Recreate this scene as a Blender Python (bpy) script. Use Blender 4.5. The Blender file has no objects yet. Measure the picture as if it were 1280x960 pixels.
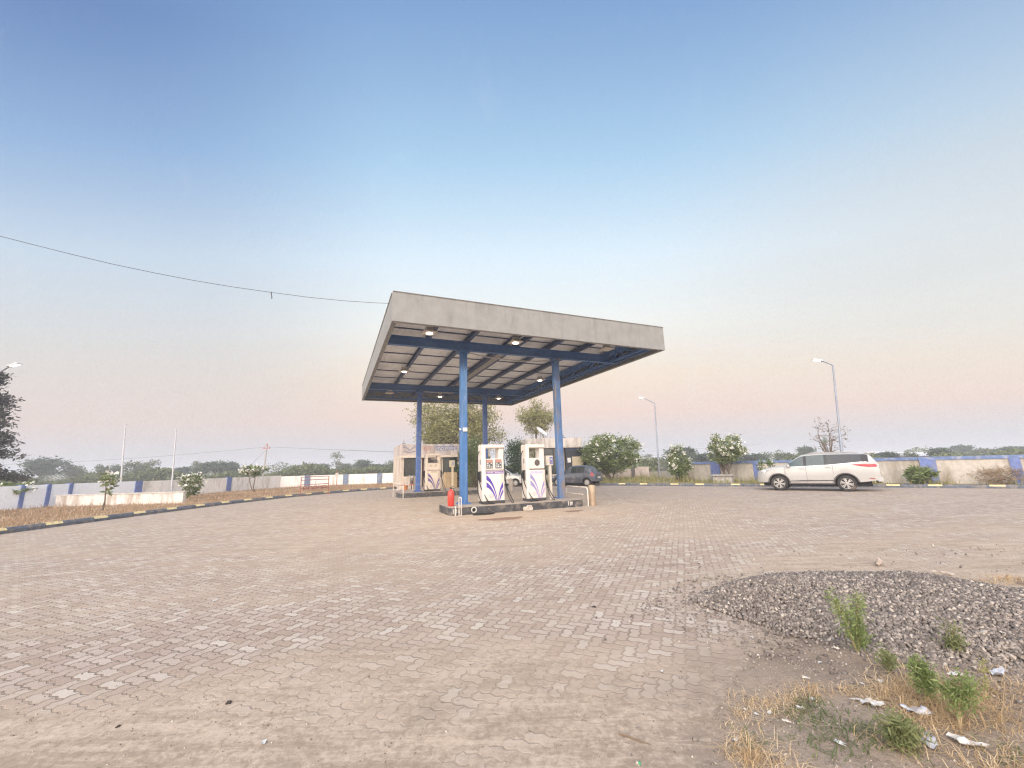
import bpy, math, random
import numpy as np
from mathutils import Vector, Matrix

R = math.radians
rng = np.random.default_rng(7)
random.seed(7)
scene = bpy.context.scene
COL = scene.collection

# ------------------------------------------------------------------ camera (solved from the photograph's vanishing points)
F_PX, PITCH, ROLL, EYE = 513.63, .1948, -.0258, 1.648
_cp, _sp = math.cos(PITCH), math.sin(PITCH)
_F = Vector((0, _cp, _sp)); _u = Vector((0, -_sp, _cp)); _x = Vector((1, 0, 0))
_X = math.cos(ROLL) * _x + math.sin(ROLL) * _u
_U = -math.sin(ROLL) * _x + math.cos(ROLL) * _u
cam = bpy.data.cameras.new('camera')
cam.sensor_width = 36.0; cam.lens = F_PX / 1280 * 36
cam.clip_start = .05; cam.clip_end = 6000
cam_o = bpy.data.objects.new('camera', cam); COL.objects.link(cam_o)
m3 = Matrix((_X, _U, -_F)).transposed()
cam_o.matrix_world = Matrix.Translation((0, 0, EYE)) @ m3.to_4x4()
scene.camera = cam_o

def ray(px, py):
    return _F + _X * ((px - 640) / F_PX) + _U * ((480 - py) / F_PX)
def at(px, py, z=0.0):
    d = ray(px, py); t = (z - EYE) / d.z
    return Vector((0, 0, EYE)) + d * t
def aty(px, py, y):
    d = ray(px, py)
    return Vector((0, 0, EYE)) + d * (y / d.y)

# canopy frame
CA = Vector((-3.6223, 11.9431, 0)); HD = .4034
E1 = Vector((math.cos(HD), math.sin(HD), 0)); E2 = Vector((-math.sin(HD), math.cos(HD), 0))
def loc(u, v, z=0.0):
    return CA + E1 * u + E2 * v + Vector((0, 0, z))

# ------------------------------------------------------------------ node helper
class NT:
    def __init__(s, tree):
        s.t = tree; s.n = tree.nodes; s.l = tree.links
    def node(s, typ, props=None, **ins):
        n = s.n.new(typ)
        for k, v in (props or {}).items(): setattr(n, k, v)
        for k, v in ins.items():
            key = int(k[1:]) if k[0] == '_' and k[1:].isdigit() else k.replace('_', ' ')
            s.set(n.inputs[key], v)
        return n
    def set(s, sock, v):
        if isinstance(v, bpy.types.NodeSocket): s.l.new(v, sock)
        elif isinstance(v, bpy.types.Node): s.l.new(v.outputs[0], sock)
        else:
            if sock.type == 'RGBA' and len(v) == 3: v = (*v, 1)
            sock.default_value = v
    def math(s, op, a, b=0.0, clamp=False):
        n = s.n.new('ShaderNodeMath'); n.operation = op; n.use_clamp = clamp
        s.set(n.inputs[0], a); s.set(n.inputs[1], b); return n.outputs[0]
    def mix(s, f, a, b, mode='MIX'):
        n = s.n.new('ShaderNodeMix'); n.data_type = 'RGBA'; n.blend_type = mode
        s.set(n.inputs[0], f); s.set(n.inputs[6], a); s.set(n.inputs[7], b); return n.outputs[2]
    def ramp(s, f, stops, interp='LINEAR'):
        n = s.n.new('ShaderNodeValToRGB'); n.color_ramp.interpolation = interp
        e = n.color_ramp.elements
        while len(e) < len(stops): e.new(.5)
        for i, (p, c) in enumerate(stops):
            e[i].position = p; e[i].color = (*c, 1) if not np.isscalar(c) else (c, c, c, 1)
        s.set(n.inputs[0], f); return n.outputs[0]
    def noise(s, vec, scale, detail=4, rough=.55, dist=0):
        n = s.node('ShaderNodeTexNoise', Scale=scale, Detail=detail, Roughness=rough, Distortion=dist)
        if vec is not None: s.set(n.inputs['Vector'], vec)
        return n.outputs[0]
    def sstep(s, x, a, b):
        n = s.n.new('ShaderNodeMapRange'); n.interpolation_type = 'SMOOTHSTEP'
        s.set(n.inputs[0], x); n.inputs[1].default_value = a; n.inputs[2].default_value = b
        return n.outputs[0]
    def mapping(s, vec, rot=(0, 0, 0), scale=(1, 1, 1), locn=(0, 0, 0)):
        n = s.n.new('ShaderNodeMapping'); s.set(n.inputs[0], vec)
        n.inputs['Location'].default_value = locn; n.inputs['Rotation'].default_value = rot; n.inputs['Scale'].default_value = scale
        return n.outputs[0]

def srgb(r, g, b):
    f = lambda c: (c / 255 / 12.92) if c / 255 <= .04045 else ((c / 255 + .055) / 1.055) ** 2.4
    return (f(r), f(g), f(b))

_mats = {}
def newmat(name):
    m = bpy.data.materials.new(name); m.use_nodes = True
    nt = NT(m.node_tree); p = m.node_tree.nodes['Principled BSDF']
    return m, nt, p

def M(name, col, rough=.6, metal=0.0, var=.12, scale=6.0, bump=0.0, bscale=80.0, dirt=None, damt=.5, dscale=2.5, coat=0.0, streak=False, spec=.5):
    """A plain material with tone variation, optional dirt stains of their own shape and a fine bump."""
    if name in _mats: return _mats[name]
    m, nt, p = newmat(name)
    tc = nt.node('ShaderNodeTexCoord').outputs['Object']
    n1 = nt.noise(tc, scale, 5, .6)
    lo = tuple(c * (1 - var) for c in col); hi = tuple(min(1, c * (1 + var)) for c in col)
    c = nt.mix(nt.sstep(n1, .3, .7), lo, hi)
    rg = rough
    if dirt is not None:
        v = nt.mapping(tc, scale=(1, 1, .25)) if streak else tc
        n2 = nt.noise(v, dscale, 6, .65, .3)
        f = nt.math('MULTIPLY', nt.sstep(n2, .62 - damt * .35, .8 - damt * .25), min(1, .35 + damt))
        c = nt.mix(f, c, dirt)
    nt.set(p.inputs['Base Color'], c)
    nr = nt.noise(tc, scale * 3, 3)
    p.inputs['Metallic'].default_value = metal
    nt.set(p.inputs['Roughness'], nt.math('ADD', nt.math('MULTIPLY', nr, .2), rg - .1, True))
    p.inputs['Specular IOR Level'].default_value = spec
    if coat: p.inputs['Coat Weight'].default_value = coat; p.inputs['Coat Roughness'].default_value = .08
    if bump:
        b = nt.node('ShaderNodeBump', Strength=bump, Distance=.01); nt.set(b.inputs['Height'], nt.noise(tc, bscale, 4))
        nt.set(p.inputs['Normal'], b.outputs[0])
    _mats[name] = m; return m

def Mglass(name, col=(.03, .04, .04), rough=.06):
    if name in _mats: return _mats[name]
    m, nt, p = newmat(name)
    tc = nt.node('ShaderNodeTexCoord').outputs['Object']
    nt.set(p.inputs['Base Color'], nt.mix(nt.noise(tc, 3), tuple(c * .6 for c in col), tuple(c * 1.4 for c in col)))
    p.inputs['Roughness'].default_value = rough; p.inputs['IOR'].default_value = 1.5
    p.inputs['Specular IOR Level'].default_value = .8
    _mats[name] = m; return m

def Mleaf(name, c1, c2, c3=None, patch=1.2, trans=.35, rough=.55):
    """Foliage: every leaf its own tone, clumps of older and younger leaves, some light let through."""
    if name in _mats: return _mats[name]
    m, nt, p = newmat(name)
    rnd = nt.node('ShaderNodeNewGeometry').outputs['Random Per Island']
    tc = nt.node('ShaderNodeTexCoord').outputs['Object']
    n = nt.sstep(nt.noise(tc, patch, 3), .35, .65)
    f = nt.math('ADD', nt.math('MULTIPLY', rnd, .6), nt.math('MULTIPLY', n, .4))
    stops = [(0, c1), (.55, c2), (1, c3 or tuple(min(1, x * 1.35) for x in c2))]
    c = nt.ramp(f, stops)
    nt.set(p.inputs['Base Color'], c); p.inputs['Roughness'].default_value = rough
    p.inputs['Specular IOR Level'].default_value = .25
    tr = nt.node('ShaderNodeBsdfTranslucent'); nt.set(tr.inputs[0], c)
    mx = nt.n.new('ShaderNodeMixShader'); mx.inputs[0].default_value = trans
    nt.l.new(p.outputs[0], mx.inputs[1]); nt.l.new(tr.outputs[0], mx.inputs[2])
    out = [x for x in nt.n if x.type == 'OUTPUT_MATERIAL'][0]
    nt.l.new(mx.outputs[0], out.inputs[0])
    _mats[name] = m; return m

def Mrand(name, stops, rough=.9, bump=.4, bscale=60, spec=.3):
    """Loose pieces (stones, straw): every piece takes its own tone."""
    if name in _mats: return _mats[name]
    m, nt, p = newmat(name)
    rnd = nt.node('ShaderNodeNewGeometry').outputs['Random Per Island']
    tc = nt.node('ShaderNodeTexCoord').outputs['Object']
    c = nt.ramp(rnd, stops)
    c = nt.mix(.5, c, nt.mix(nt.noise(tc, 40, 3), (.3, .3, .3), (1, 1, 1)), 'MULTIPLY')
    c = nt.mix(1.0, c, (1.4, 1.4, 1.4), 'MULTIPLY')
    nt.set(p.inputs['Base Color'], c); p.inputs['Roughness'].default_value = rough
    p.inputs['Specular IOR Level'].default_value = spec
    if bump:
        b = nt.node('ShaderNodeBump', Strength=bump, Distance=.005); nt.set(b.inputs['Height'], nt.noise(tc, bscale, 3))
        nt.set(p.inputs['Normal'], b.outputs[0])
    _mats[name] = m; return m

def Mlamp(name, col, strength):
    if name in _mats: return _mats[name]
    m, nt, p = newmat(name)
    p.inputs['Base Color'].default_value = (.9, .9, .9, 1)
    p.inputs['Emission Color'].default_value = (*col, 1); p.inputs['Emission Strength'].default_value = strength
    _mats[name] = m; return m

# ------------------------------------------------------------------ mesh builder
class MB:
    def __init__(s): s.v = []; s.f = []; s.mi = []; s.cur = 0
    def add(s, vs, fs):
        o = len(s.v); s.v += [tuple(v) for v in vs]
        for f in fs: s.f.append(tuple(i + o for i in f)); s.mi.append(s.cur)
        return s
    def box(s, c, size, rz=0.0, taper=1.0, bev=0.0, rx=0.0, ry=0.0):
        x, y, z = (d / 2 for d in size)
        if bev > 0:
            b = min(bev, x * .45, y * .45, z * .45)
            vs = []
            for (zz, ins) in ((-z, b), (-z + b, 0), (z - b, 0), (z, b)):
                k = 1.0 if zz < 0 else taper
                X, Y = x * k - ins, y * k - ins
                bb = b if ins == 0 else b * .6
                vs += [(-X + bb, -Y, zz), (X - bb, -Y, zz), (X, -Y + bb, zz), (X, Y - bb, zz), (X - bb, Y, zz), (-X + bb, Y, zz), (-X, Y - bb, zz), (-X, -Y + bb, zz)]
            fs = [tuple(range(7, -1, -1)), tuple(range(24, 32))]
            for r in range(3):
                for i in range(8):
                    j = (i + 1) % 8; fs.append((r * 8 + i, r * 8 + j, r * 8 + 8 + j, r * 8 + 8 + i))
        else:
            vs = [(-x, -y, -z), (x, -y, -z), (x, y, -z), (-x, y, -z)] + [(a * taper, b_ * taper, z) for a, b_ in ((-x, -y), (x, -y), (x, y), (-x, y))]
            fs = [(3, 2, 1, 0), (4, 5, 6, 7), (0, 1, 5, 4), (1, 2, 6, 5), (2, 3, 7, 6), (3, 0, 4, 7)]
        Mx = Matrix.Translation(Vector(c)) @ Matrix.Rotation(rz, 4, 'Z') @ Matrix.Rotation(ry, 4, 'Y') @ Matrix.Rotation(rx, 4, 'X')
        return s.add([Mx @ Vector(v) for v in vs], fs)
    def bar(s, a, b, w, h, up=(0, 0, 1)):
        """a rectangular bar from a to b"""
        a, b = Vector(a), Vector(b); d = (b - a).normalized(); up = Vector(up)
        if abs(d.dot(up)) > .99: up = Vector((1, 0, 0))
        sx = d.cross(up).normalized() * (w / 2); sz = sx.cross(d).normalized() * (h / 2)
        vs = [a - sx - sz, a + sx - sz, a + sx + sz, a - sx + sz, b - sx - sz, b + sx - sz, b + sx + sz, b - sx + sz]
        return s.add(vs, [(0, 1, 2, 3), (7, 6, 5, 4), (0, 4, 5, 1), (1, 5, 6, 2), (2, 6, 7, 3), (3, 7, 4, 0)])
    def tube(s, pts, r, n=8, cap=True, closed=False):
        pts = [Vector(p) for p in pts]; rs = r if hasattr(r, '__len__') else [r] * len(pts)
        rings = []; prev = None; N = len(pts)
        for i, p in enumerate(pts):
            if closed: d = pts[(i + 1) % N] - pts[i - 1]
            else: d = pts[min(i + 1, N - 1)] - pts[max(i - 1, 0)]
            d = d.normalized() if d.length > 1e-9 else Vector((0, 0, 1))
            if prev is None:
                a = Vector((0, 0, 1)) if abs(d.z) < .9 else Vector((1, 0, 0)); x = d.cross(a).normalized()
            else: x = (prev - d * prev.dot(d)).normalized()
            prev = x; y = d.cross(x)
            rings.append([p + (x * math.cos(t) + y * math.sin(t)) * rs[i] for t in (2 * math.pi * k / n for k in range(n))])
        vs = [v for q in rings for v in q]; fs = []
        for i in range(N if closed else N - 1):
            i2 = (i + 1) % N
            for k in range(n):
                k2 = (k + 1) % n; fs.append((i * n + k, i * n + k2, i2 * n + k2, i2 * n + k))
        if cap and not closed: fs += [tuple(range(n - 1, -1, -1)), tuple((N - 1) * n + k for k in range(n))]
        return s.add(vs, fs)
    def lathe(s, prof, n=20, c=(0, 0, 0), axis='Z', cap=True):
        vs = []; fs = []
        for (r, z) in prof:
            for k in range(n):
                t = 2 * math.pi * k / n
                p = (r * math.cos(t), r * math.sin(t), z)
                if axis == 'Y': p = (p[0], p[2], p[1])
                if axis == 'X': p = (p[2], p[0], p[1])
                vs.append(Vector(p) + Vector(c))
        for i in range(len(prof) - 1):
            for k in range(n):
                k2 = (k + 1) % n; fs.append((i * n + k, i * n + k2, (i + 1) * n + k2, (i + 1) * n + k))
        if cap: fs.append(tuple(range(n - 1, -1, -1))); fs.append(tuple((len(prof) - 1) * n + k for k in range(n)))
        return s.add(vs, fs)
    def prism(s, poly, a, b, axis='Y'):
        """polygon (2-D points) extruded from a to b along an axis; Y: points are (x,z), Z: (x,y), X: (y,z)"""
        def P(p, t): return {'Y': (p[0], t, p[1]), 'Z': (p[0], p[1], t), 'X': (t, p[0], p[1])}[axis]
        n = len(poly); vs = [P(p, a) for p in poly] + [P(p, b) for p in poly]
        fs = [tuple(range(n)), tuple(range(2 * n - 1, n - 1, -1))] + [(i, i + n, (i + 1) % n + n, (i + 1) % n) for i in range(n)]
        return s.add(vs, fs)
    def strip(s, up, lo, y0, y1):
        """band between two curves (x,z lists of the same length), extruded y0..y1"""
        n = len(up)
        vs = [(p[0], y, p[1]) for y in (y0, y1) for p in up] + [(p[0], y, p[1]) for y in (y0, y1) for p in lo]
        fs = []
        U0, U1, L0, L1 = 0, n, 2 * n, 3 * n
        for i in range(n - 1):
            fs += [(L0 + i, L0 + i + 1, U0 + i + 1, U0 + i), (U1 + i, U1 + i + 1, L1 + i + 1, L1 + i), (U0 + i, U0 + i + 1, U1 + i + 1, U1 + i), (L1 + i, L1 + i + 1, L0 + i + 1, L0 + i)]
        fs += [(L0, U0, U1, L1), (U0 + n - 1, L0 + n - 1, L1 + n - 1, U1 + n - 1)]
        return s.add(vs, fs)
    def build(s, name, mat, parent=None, smooth=False, angle=None):
        me = bpy.data.meshes.new(name); me.from_pydata(s.v, [], s.f)
        ms = mat if isinstance(mat, (list, tuple)) else [mat]
        for m in ms: me.materials.append(m)
        if len(ms) > 1: me.polygons.foreach_set('material_index', s.mi)
        me.update()
        import bmesh
        bm = bmesh.new(); bm.from_mesh(me); bmesh.ops.recalc_face_normals(bm, faces=bm.faces[:])
        if smooth:
            lim = angle or R(38)
            for f in bm.faces: f.smooth = True
            for e in bm.edges:
                if len(e.link_faces) == 2 and e.calc_face_angle(0) > lim: e.smooth = False
        bm.to_mesh(me); bm.free()
        return link(name, me, parent)

def link(name, me, parent=None):
    o = bpy.data.objects.new(name, me); COL.objects.link(o)
    if parent is not None: o.parent = parent
    return o

def npmesh(name, V, Fq, mat, parent=None, smooth=False):
    """fast mesh from numpy arrays; Fq (n,k) faces"""
    me = bpy.data.meshes.new(name)
    V = np.asarray(V, np.float32); Fq = np.asarray(Fq, np.int32); n, k = Fq.shape
    me.vertices.add(len(V)); me.vertices.foreach_set('co', V.ravel())
    me.loops.add(n * k); me.loops.foreach_set('vertex_index', Fq.ravel())
    me.polygons.add(n); me.polygons.foreach_set('loop_start', np.arange(0, n * k, k, dtype=np.int32))
    me.materials.append(mat); me.update(calc_edges=True); me.validate()
    if smooth: me.polygons.foreach_set('use_smooth', np.ones(len(me.polygons), bool))
    return link(name, me, parent)

def tag(o, label=None, cat=None, group=None, kind=None):
    if label: o['label'] = label
    if cat: o['category'] = cat
    if group: o['group'] = group
    if kind: o['kind'] = kind
    return o
def thing(name, label, cat, p=(0, 0, 0), rz=0.0, group=None):
    o = bpy.data.objects.new(name, None); COL.objects.link(o); o.empty_display_size = .3
    o.location = p; o.rotation_euler = (0, 0, rz)
    return tag(o, label, cat, group)
def kids(o): return [c for c in bpy.data.objects if c.parent == o]
def copy_tree(o, parent=None):
    c = o.copy(); COL.objects.link(c)
    if parent is not None: c.parent = parent
    for ch in kids(o): copy_tree(ch, c)
    return c
def struct(o, label=None, cat=None):
    o['kind'] = 'structure'
    return tag(o, label, cat)

def bez(p0, p1, p2, n=12):
    return [tuple((1 - t) ** 2 * a + 2 * t * (1 - t) * b + t * t * c for a, b, c in zip(p0, p1, p2)) for t in (i / (n - 1) for i in range(n))]
# ------------------------------------------------------------------ look
SKY = [(208, 211, 221), (216, 211, 216), (238, 213, 203), (244, 227, 209), (240, 242, 238), (221, 238, 250), (172, 207, 236), (127, 163, 209), (92, 128, 190)]
VEIL = .55; VEILC = (214, 213, 211)
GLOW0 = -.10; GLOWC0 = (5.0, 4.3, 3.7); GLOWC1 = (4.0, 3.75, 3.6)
SKYSTR = 1.0; SUNE = 1.0; EXPO = 0.12
HAZE = .0018; HAZEC = (.78, .82, .90, 1)
FASC = (.265, .263, .257); DECK = (.80, .82, .84)
PAV = [(.35, .27, .22), (.405, .32, .27), (.435, .36, .305), (.475, .405, .345), (.54, .485, .42)]
PAVJ = [(.21, .165, .13), (.31, .245, .19)]
DUST = [(.39, .31, .235), (.48, .39, .305), (.36, .285, .205), (.27, .215, .165)]
SOIL = [(.24, .185, .145), (.32, .255, .20), (.38, .305, .24), (.17, .13, .10), (.50, .43, .35)]
GRV = [(.11, .095, .085), (.18, .155, .14), (.265, .23, .205), (.35, .305, .265), (.47, .42, .365)]
LF = dict(pale=[(.20, .20, .075), (.34, .33, .15), (.52, .48, .28)], dark=[(.03, .065, .03), (.055, .11, .05), (.10, .16, .07)], fran=[(.10, .14, .05), (.20, .25, .095), (.33, .37, .18)],
          bright=[(.08, .13, .04), (.16, .22, .08), (.30, .34, .14)], dusk=[(.075, .07, .07), (.11, .105, .095), (.16, .16, .13)], far=[(.05, .085, .05), (.08, .12, .07), (.12, .16, .085)], far2=[(.085, .11, .05), (.13, .155, .07), (.18, .20, .10)])
STRAW = [(.46, .31, .16), (.66, .49, .29), (.82, .68, .47)]
VDRY = [(.36, .24, .155), (.50, .35, .23), (.62, .47, .33)]
VGRN = [(.22, .22, .07), (.36, .34, .13), (.50, .40, .20)]
WEED = [(.15, .20, .07), (.27, .34, .13), (.42, .47, .22)]
DENOISE = True
# ------------------------------------------------------------------ world: clear dusk sky, the bright western sky is behind the camera
w = bpy.data.worlds.new('World'); scene.world = w; w.use_nodes = True
nt = NT(w.node_tree); bg = w.node_tree.nodes['Background']
SUN_EL, SUN_AZ = R(14), R(205)          # azimuth from +Y clockwise: low sun glow behind the camera
d = nt.node('ShaderNodeTexCoord').outputs['Generated']
sep = nt.node('ShaderNodeSeparateXYZ', Vector=d)
X, Y, Z = sep.outputs
# the blue deepens towards the east-west ends of the sky dome as well as upward
Zc = nt.math('MAXIMUM', nt.math('DIVIDE', Z, nt.math('SQRT', nt.math('SUBTRACT', 1.0, nt.math('MULTIPLY', nt.math('MULTIPLY', X, X), .82)))), 0.0)
g = nt.ramp(Zc, [(0, srgb(*SKY[0])), (.05, srgb(*SKY[1])), (.12, srgb(*SKY[2])), (.21, srgb(*SKY[3])), (.33, srgb(*SKY[4])), (.47, srgb(*SKY[5])), (.64, srgb(*SKY[6])), (.81, srgb(*SKY[7])), (1, srgb(*SKY[8]))])
# smoggy beige veil towards the right of the view
veil = nt.math('MULTIPLY', nt.sstep(nt.math('ADD', X, nt.math('MULTIPLY', Z, -.25)), .1, .8), VEIL)
veil = nt.math('MULTIPLY', nt.math('MULTIPLY', nt.math('MULTIPLY', veil, nt.math('ADD', nt.sstep(Zc, .10, .35), .25)), nt.math('ADD', nt.math('MULTIPLY', nt.sstep(Zc, .85, .5), .75), .25)), nt.math('ADD', nt.noise(nt.mapping(d, scale=(1, 1, 3)), 1.3, 4, .5, .4), .45))
g = nt.mix(veil, g, srgb(*VEILC))
veil2 = nt.math('MULTIPLY', nt.sstep(nt.math('MULTIPLY', X, -1), .20, .62), .75)
g = nt.mix(veil2, g, nt.ramp(Zc, [(0, srgb(206, 207, 216)), (.12, srgb(220, 208, 205)), (.28, srgb(208, 208, 210)), (.47, srgb(190, 206, 224)), (.64, srgb(138, 169, 212)), (.78, srgb(98, 128, 182))]))
# faint wisps
wisp = nt.noise(nt.mapping(d, rot=(0, 0, .6), scale=(2.2, 2.2, .7)), 3.0, 6, .6, .8)
g = nt.mix(nt.math('MULTIPLY', nt.sstep(wisp, .55, .8), .14), g, srgb(235, 236, 240))
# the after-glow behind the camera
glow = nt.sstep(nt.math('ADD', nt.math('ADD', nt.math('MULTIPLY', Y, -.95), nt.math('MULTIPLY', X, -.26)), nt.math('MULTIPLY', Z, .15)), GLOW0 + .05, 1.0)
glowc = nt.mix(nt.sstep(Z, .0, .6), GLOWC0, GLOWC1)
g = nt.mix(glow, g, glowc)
sky = nt.node('ShaderNodeTexSky', {'sky_type': 'NISHITA', 'sun_disc': False, 'sun_elevation': SUN_EL, 'sun_rotation': SUN_AZ, 'dust_density': 3.0, 'air_density': 1.2})
nish = nt.mix(1.0, sky.outputs[0], (.10, .10, .10), 'MULTIPLY')
g = nt.mix(.05, g, nish)
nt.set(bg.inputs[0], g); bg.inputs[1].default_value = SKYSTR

sl = bpy.data.lights.new('sun', 'SUN'); sl.energy = SUNE; sl.angle = R(35); sl.color = (1, .86, .70)
so = bpy.data.objects.new('sun', sl); COL.objects.link(so)
sd = Vector((math.sin(SUN_AZ) * math.cos(SUN_EL + R(14)), math.cos(SUN_AZ) * math.cos(SUN_EL + R(14)), math.sin(SUN_EL + R(14))))
so.rotation_euler = (-sd).to_track_quat('-Z', 'Y').to_euler()

vs = scene.view_settings
vs.view_transform = 'Standard'; vs.look = 'None'; vs.exposure = EXPO; vs.gamma = 1; vs.use_curve_mapping = False
cy = scene.cycles
cy.use_denoising = DENOISE; cy.denoiser = 'OPENIMAGEDENOISE'; cy.denoising_input_passes = 'RGB_ALBEDO_NORMAL'; cy.denoising_prefilter = 'NONE'; cy.pixel_filter_type = 'BLACKMAN_HARRIS'; cy.filter_width = 1.25; cy.max_bounces = 6; cy.diffuse_bounces = 4; cy.glossy_bounces = 3; cy.transmission_bounces = 3
cy.transparent_max_bounces = 6; cy.volume_bounces = 1; cy.caustics_reflective = False; cy.caustics_refractive = False
cy.sample_clamp_indirect = 6

# ------------------------------------------------------------------ haze
hb = MB(); hb.box((0, 0, 6.0), (2500, 2500, 15.0))
ho = hb.build('haze', None)
hm = bpy.data.materials.new('haze_air'); hm.use_nodes = True
hn = NT(hm.node_tree); hm.node_tree.nodes.remove(hm.node_tree.nodes['Principled BSDF'])
pv = hn.node('ShaderNodeVolumePrincipled', Density=HAZE, Color=HAZEC)
hn.l.new(pv.outputs[0], [x for x in hn.n if x.type == 'OUTPUT_MATERIAL'][0].inputs['Volume'])
ho.data.materials.clear(); ho.data.materials.append(hm)
tag(ho, 'thin bluish evening haze over the fields', 'haze', kind='stuff')
# ------------------------------------------------------------------ ground
def mat_paving():
    m, nt, p = newmat('paving')
    tc = nt.node('ShaderNodeTexCoord').outputs['Object']
    # interlocking blocks 20 x 10 cm in herringbone; the rows of equal blocks run along the canopy front
    UW = .104
    rot = nt.mapping(tc, rot=(0, 0, R(45) - HD), scale=(1 / UW, 1 / UW, 1))
    wob = nt.node('ShaderNodeTexNoise', Vector=tc, Scale=1.7, Detail=2.0)
    rot = nt.node('ShaderNodeVectorMath', {'operation': 'MULTIPLY_ADD'}, _0=wob.outputs[1], _1=(.55, .55, 0), _2=rot).outputs[0]
    sp = nt.node('ShaderNodeSeparateXYZ', Vector=rot); x0, y0, _ = sp.outputs
    x0 = nt.math('ADD', x0, 4000.0); y0 = nt.math('ADD', y0, 4000.0)
    tri = lambda v: nt.math('MULTIPLY', nt.math('SUBTRACT', nt.math('PINGPONG', v, .5), .25), .42)
    u = nt.math('ADD', x0, tri(y0)); v = nt.math('ADD', y0, tri(x0))
    i = nt.math('FLOOR', u); j = nt.math('FLOOR', v); fu = nt.math('SUBTRACT', u, i); fv = nt.math('SUBTRACT', v, j)
    k = nt.math('FLOORED_MODULO', nt.math('SUBTRACT', i, j), 4.0)
    isV = nt.math('GREATER_THAN', k, 1.5)
    half1 = nt.math('COMPARE', k, 1.0); half2 = nt.math('COMPARE', k, 2.0)
    for q in (half1, half2): q.node.inputs[2].default_value = .1
    nV = nt.math('SUBTRACT', 1.0, isV)
    lx = nt.math('ADD', nt.math('ADD', nt.math('MULTIPLY', fu, nV), nt.math('MULTIPLY', fv, isV)), nt.math('ADD', half1, half2))
    ly = nt.math('ADD', nt.math('MULTIPLY', fv, nV), nt.math('MULTIPLY', fu, isV))
    ed = nt.math('MINIMUM', nt.math('MINIMUM', lx, nt.math('SUBTRACT', 2.0, lx)), nt.math('MINIMUM', ly, nt.math('SUBTRACT', 1.0, ly)))
    bi = nt.math('SUBTRACT', i, half1); bj = nt.math('SUBTRACT', j, half2)
    idv = nt.node('ShaderNodeCombineXYZ', X=bi, Y=bj, Z=isV)
    wn = nt.node('ShaderNodeTexWhiteNoise', {'noise_dimensions': '3D'}, Vector=idv)
    tone = wn.outputs[0]
    joint = nt.sstep(ed, .125, .045)
    row = nt.math('FLOOR', nt.math('MULTIPLY', nt.math('SUBTRACT', bi, bj), .5)); along = nt.math('ADD', bi, bj)
    fine = nt.noise(tc, 45, 6, .7); med = nt.noise(tc, 5, 5, .6)
    stone = nt.ramp(tone, [(0, PAV[0]), (.3, PAV[1]), (.6, PAV[2]), (.85, PAV[3]), (1, PAV[4])])
    stone = nt.mix(nt.math('MULTIPLY', nt.sstep(fine, .3, .75), .35), stone, nt.mix(.5, stone, (.25, .2, .17)))
    jointc = nt.mix(nt.sstep(med, .35, .65), PAVJ[0], PAVJ[1])
    col = nt.mix(nt.math('MULTIPLY', joint, .95), stone, jointc)
    # wind and tyre blown dust; drifts run along the driving lines
    sw = nt.node('ShaderNodeSeparateXYZ', Vector=tc); wx, wy, _z = sw.outputs
    drift = nt.noise(nt.mapping(tc, rot=(0, 0, R(-27)), scale=(.22, .9, 1)), 1.0, 5, .6, .6)
    patch = nt.noise(tc, .33, 4, .55, .5)
    grain = nt.noise(tc, 9, 6, .75)
    q = nt.math('ADD', nt.math('MULTIPLY', drift, .6), nt.math('MULTIPLY', patch, .55))
    q = nt.math('ADD', q, nt.math('MULTIPLY', nt.math('SUBTRACT', grain, .5), .28))
    # ruts of bare soil carried in from the unpaved corner: more of it towards the road side (small y), less on the swept band
    nearp = nt.math('MULTIPLY', nt.math('MULTIPLY', nt.sstep(nt.math('SUBTRACT', wy, nt.math('MULTIPLY', wx, .05)), 4.15, 3.0), nt.math('ADD', nt.math('MULTIPLY', nt.sstep(wx, -.2, -2.2), .75), .25)), .26)
    q = nt.math('ADD', q, nearp)
    band = nt.sstep(nt.math('ABSOLUTE', nt.math('SUBTRACT', nt.math('SUBTRACT', wy, nt.math('MULTIPLY', wx, .50)), 6.2)), 1.5, .3)
    q = nt.math('SUBTRACT', q, nt.math('MULTIPLY', band, .12))
    far = nt.math('MULTIPLY', nt.sstep(wy, 9, 16), .035)
    q = nt.math('SUBTRACT', q, far)
    rightp = nt.math('MULTIPLY', nt.sstep(nt.math('SUBTRACT', wx, nt.math('MULTIPLY', wy, .35)), .2, 2.5), nt.sstep(wy, 14, 6))
    q = nt.math('ADD', q, nt.math('MULTIPLY', rightp, .12))
    # whole courses of blocks stand a little proud and keep clean
    rowv = nt.node('ShaderNodeCombineXYZ', X=nt.math('MULTIPLY', along, .045), Y=nt.math('MULTIPLY', row, 7.37), Z=0.0)
    course = nt.math('SUBTRACT', nt.noise(rowv, 1.0, 3, .6), .5)
    q = nt.math('SUBTRACT', q, nt.math('MULTIPLY', course, .50))
    q = nt.math('SUBTRACT', q, nt.math('MULTIPLY', nt.math('SUBTRACT', tone, .5), .07))
    q = nt.math('SUBTRACT', q, .085)
    dust = nt.sstep(q, .50, .72)
    dustc = nt.mix(nt.sstep(nt.noise(tc, 1.1, 5, .65), .35, .68), DUST[0], DUST[1])
    dustc = nt.mix(nt.math('MULTIPLY', nt.sstep(nt.noise(tc, .5, 3), .5, .75), .7), dustc, DUST[2])
    dustc = nt.mix(nt.math('MULTIPLY', nt.sstep(nt.noise(tc, 26, 6, .75), .55, .75), .5), dustc, DUST[3])
    islp = nt.node('ShaderNodeVectorMath', {'operation': 'LENGTH'}, _0=nt.mapping(nt.mapping(tc, locn=(-.4, -14.3, 0)), rot=(0, 0, -HD), scale=(.26, .62, 1))).outputs['Value']
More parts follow.
